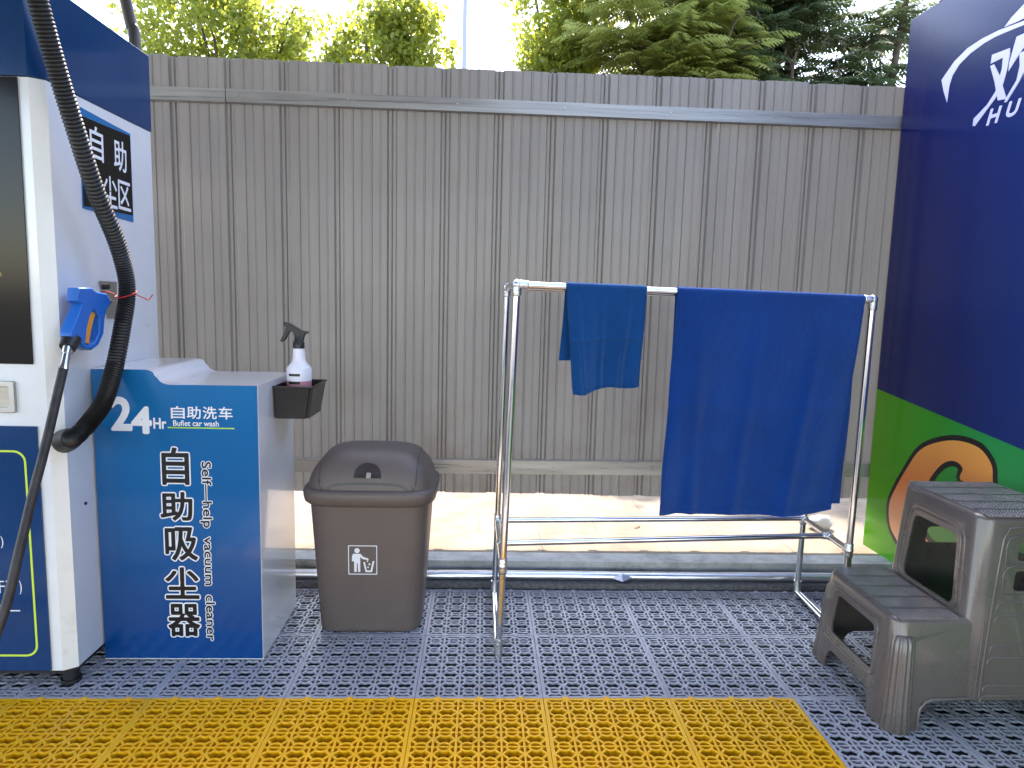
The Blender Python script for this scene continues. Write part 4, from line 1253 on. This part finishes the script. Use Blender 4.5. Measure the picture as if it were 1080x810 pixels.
# feathery (pinnate) fronds
def frond_verts(base, d, up, length, rg, pairs=10):
    """one drooping compound leaf; returns verts, faces"""
    V = []; Fc = []
    side = d.cross(up).normalized()
    nrm = side.cross(d).normalized()
    prev = None
    for i in range(pairs):
        q = (i + 1) / pairs
        c = base + d * length * q + Vector((0, 0, -1)) * length * 0.42 * q * q
        tang = (d + Vector((0, 0, -0.84 * q))).normalized()
        ll = length * 0.30 * math.sin(math.pi * (0.12 + 0.84 * q) ** 0.9) + 0.02
        ww = length * 0.046
        for s in (-1, 1):
            ld = (side * s + tang * 0.45 + Vector((0, 0, -0.35 - rg.uniform(0, .25)))).normalized()
            wd = tang * ww
            k = len(V)
            V += [c, c + ld * ll * 0.45 + wd, c + ld * ll, c + ld * ll * 0.45 - wd]
            Fc.append((k, k + 1, k + 2, k + 3))
        if prev is not None:
            k = len(V); V += [prev + side * 0.003, prev - side * 0.003, c - side * 0.003, c + side * 0.003]; Fc.append((k, k + 1, k + 2, k + 3))
        prev = c
    return V, Fc
def frond_tree(label, base, h, blobs, n, leaf, seed, lean=0.0, length=0.50):
    t = thing('feathery_tree', label, 'tree', base, 'trees beyond the fence')
    rg = random.Random(seed)
    b = Vector(base); top = b + Vector((lean, 0, h))
    bm = bmesh.new()
    limb(bm, b, top, 0.10, 0.03, seed, 12, 0.03)
    ends = []
    for i, bl in enumerate(blobs):
        for j in range(5):
            s_ = b.lerp(top, rg.uniform(0.5, 0.95))
            e_ = Vector((bl[0] + rg.uniform(-.8, .8) * bl[3], bl[1] + rg.uniform(-.8, .8) * bl[4], bl[2] + rg.uniform(-.5, .8) * bl[5]))
            limb(bm, s_, e_, 0.034, 0.008, seed + i * 11 + j, 8, 0.10)
    bm_part('trunk', bm, M['bark'], t, smooth=60)
    V = []; Fc = []
    tot = sum(b_[3] * b_[4] * b_[5] for b_ in blobs)
    for bl in blobs:
        for _ in range(int(n * bl[3] * bl[4] * bl[5] / tot)):
            q = Vector((rg.gauss(0, .5), rg.gauss(0, .5), rg.gauss(0, .5)))
            if q.length > 1: q = q.normalized() * rg.uniform(.6, 1)
            c = Vector((bl[0] + q.x * bl[3], bl[1] + q.y * bl[4], bl[2] + q.z * bl[5]))
            if noise.noise(c * 1.3 + Vector((seed, 1, 0))) < -0.2: continue
            a = rg.uniform(0, 2 * math.pi)
            for k in range(6):
                aa = a + k * math.pi / 3 + rg.uniform(-.3, .3)
                d = Vector((math.cos(aa), math.sin(aa), rg.uniform(0.0, 0.6))).normalized()
                v, f = frond_verts(c, d, Vector((0, 0, 1)), length * rg.uniform(0.6, 1.15), rg)
                o_ = len(V); V += v; Fc += [tuple(i + o_ for i in q_) for q_ in f]
    me = bpy.data.meshes.new('crown'); me.from_pydata([tuple(v) for v in V], [], Fc); me.update()
    link('crown', me, leaf, t)
frond_tree('bright feathery leaved tree behind the middle of the fence', (2.1, 8.6, G), 4.9,
           [(1.75, 8.4, 4.3, 0.75, 0.7, 0.7), (2.5, 8.4, 4.2, 0.7, 0.7, 0.7), (2.0, 8.5, 3.4, 0.9, 0.7, 0.7), (2.2, 8.5, 5.0, 0.9, 0.7, 0.5)], 330, M['leaf_m'], 41)
frond_tree('dark green feathery tree behind the right half of the fence', (3.5, 8.9, G), 5.3,
           [(3.1, 8.7, 4.4, 0.8, 0.7, 0.8), (3.8, 8.9, 4.1, 0.7, 0.7, 0.6), (3.3, 8.9, 3.4, 0.9, 0.7, 0.7), (3.4, 9.0, 5.2, 0.9, 0.7, 0.5)], 330, M['leaf_d'], 43, lean=0.4)
frond_tree('dark feathery tree with bare leaning branches by the hoarding', (4.75, 8.9, G), 5.4,
           [(4.6, 8.8, 3.9, 0.6, 0.6, 0.5), (5.15, 9.1, 4.6, 0.45, 0.6, 0.6), (4.9, 9.0, 3.3, 0.9, 0.7, 0.6), (4.2, 9.2, 4.9, 0.5, 0.5, 0.5)], 150, M['leaf_d'], 47, lean=0.5)

# lamp post far behind
t = thing('lamp_post', 'slim grey lamp post in the sky gap between the trees', 'lamp post', (-0.5, 15.0, G))
tube_part('pole', [(-0.5, 15, G), (-0.5, 15, 4), (-0.5, 15, 8.0)], [0.075, 0.06, 0.045], M['lamp_grey'], t)
tube_part('arm', spline([(-0.5, 15, 7.95), (-0.45, 15, 8.2), (0.2, 15, 8.35), (0.8, 15, 8.36)], 6), 0.03, M['lamp_grey'], t)
bm = bmesh.new(); box(bm, 0.75, 1.35, 14.88, 15.12, 8.3, 8.4); bm_part('lamp_head', bm, M['lamp_grey'], t, bevel=0.03)

# ------------------------------------------------------------------ unseen canopy added to shade the left side (above and behind the viewer)
t = thing('added_shade_canopy', 'unseen flat sheet metal canopy added to shade the left side', 'canopy', (-1.0, -2.0, 3.0))
me = plate_mesh([[(-4.5, -6.0), (4.5, -6.0), (4.5, -1.2), (0.1, -1.2), (0.1, 2.9), (-4.5, 2.9)]], 0.06)
me.transform(Matrix.Translation((0, 0, 3.05)))
link('shade_sheet', me, mat('shade_canopy_sheet', (0.3, 0.32, 0.35), 0.5), t)
for px_, py_ in ((-4.3, -5.8), (4.3, -5.8), (-4.3, 2.7), (4.3, -1.4)):
    box_part('shade_column', (px_ - 0.06, px_ + 0.06, py_ - 0.06, py_ + 0.06, -0.026, 3.02), M['lamp_grey'], t, bevel=0.005)

# ------------------------------------------------------------------ small litter on the paving behind the fence
M['stone'] = mat('pale_stone', (0.6, 0.58, 0.54), 0.8, var=0.1, vscale=30)
t = bmesh.new()
bmesh.ops.create_icosphere(t, subdivisions=3, radius=1.0)
for v in t.verts:
    k = 1 + 0.25 * noise.noise(v.co * 1.6)
    v.co = Vector((v.co.x * 0.065 * k, v.co.y * 0.045 * k, v.co.z * 0.038 * k)) + Vector((1.80, 3.42, 0.112))
tag(bm_part('stone', t, M['stone'], smooth=60), 'pale rounded stone lying on the sunlit paving by the right end of the fence', 'stone')
M['dead_leaf'] = mat('dead_leaf', (0.16, 0.09, 0.035), 0.7, var=0.3, vscale=40)
for x, y, L_, a, lab in ((0.820, 3.40, 0.024, 0.6, 'dry brown leaf lying on the sunlit paving behind the lower rack bars'),
                         (-0.30, 3.30, 0.013, 2.0, 'tiny brown leaf lying on the sunlit paving just right of the bin')):
    bm = bmesh.new()
    pts = [(-1, 0, .1), (-.4, .42, .28), (.3, .36, .2), (1, 0, .35), (.3, -.36, .05), (-.4, -.42, .12)]
    vv = [bm.verts.new((x + L_ * (px_ * math.cos(a) - py_ * math.sin(a)), y + L_ * (px_ * math.sin(a) + py_ * math.cos(a)), 0.079 + L_ * pz_)) for px_, py_, pz_ in pts]
    bm.faces.new(vv)
    tag(bm_part('fallen_leaf', bm, M['dead_leaf']), lab, 'leaf', 'fallen leaves on the paving')
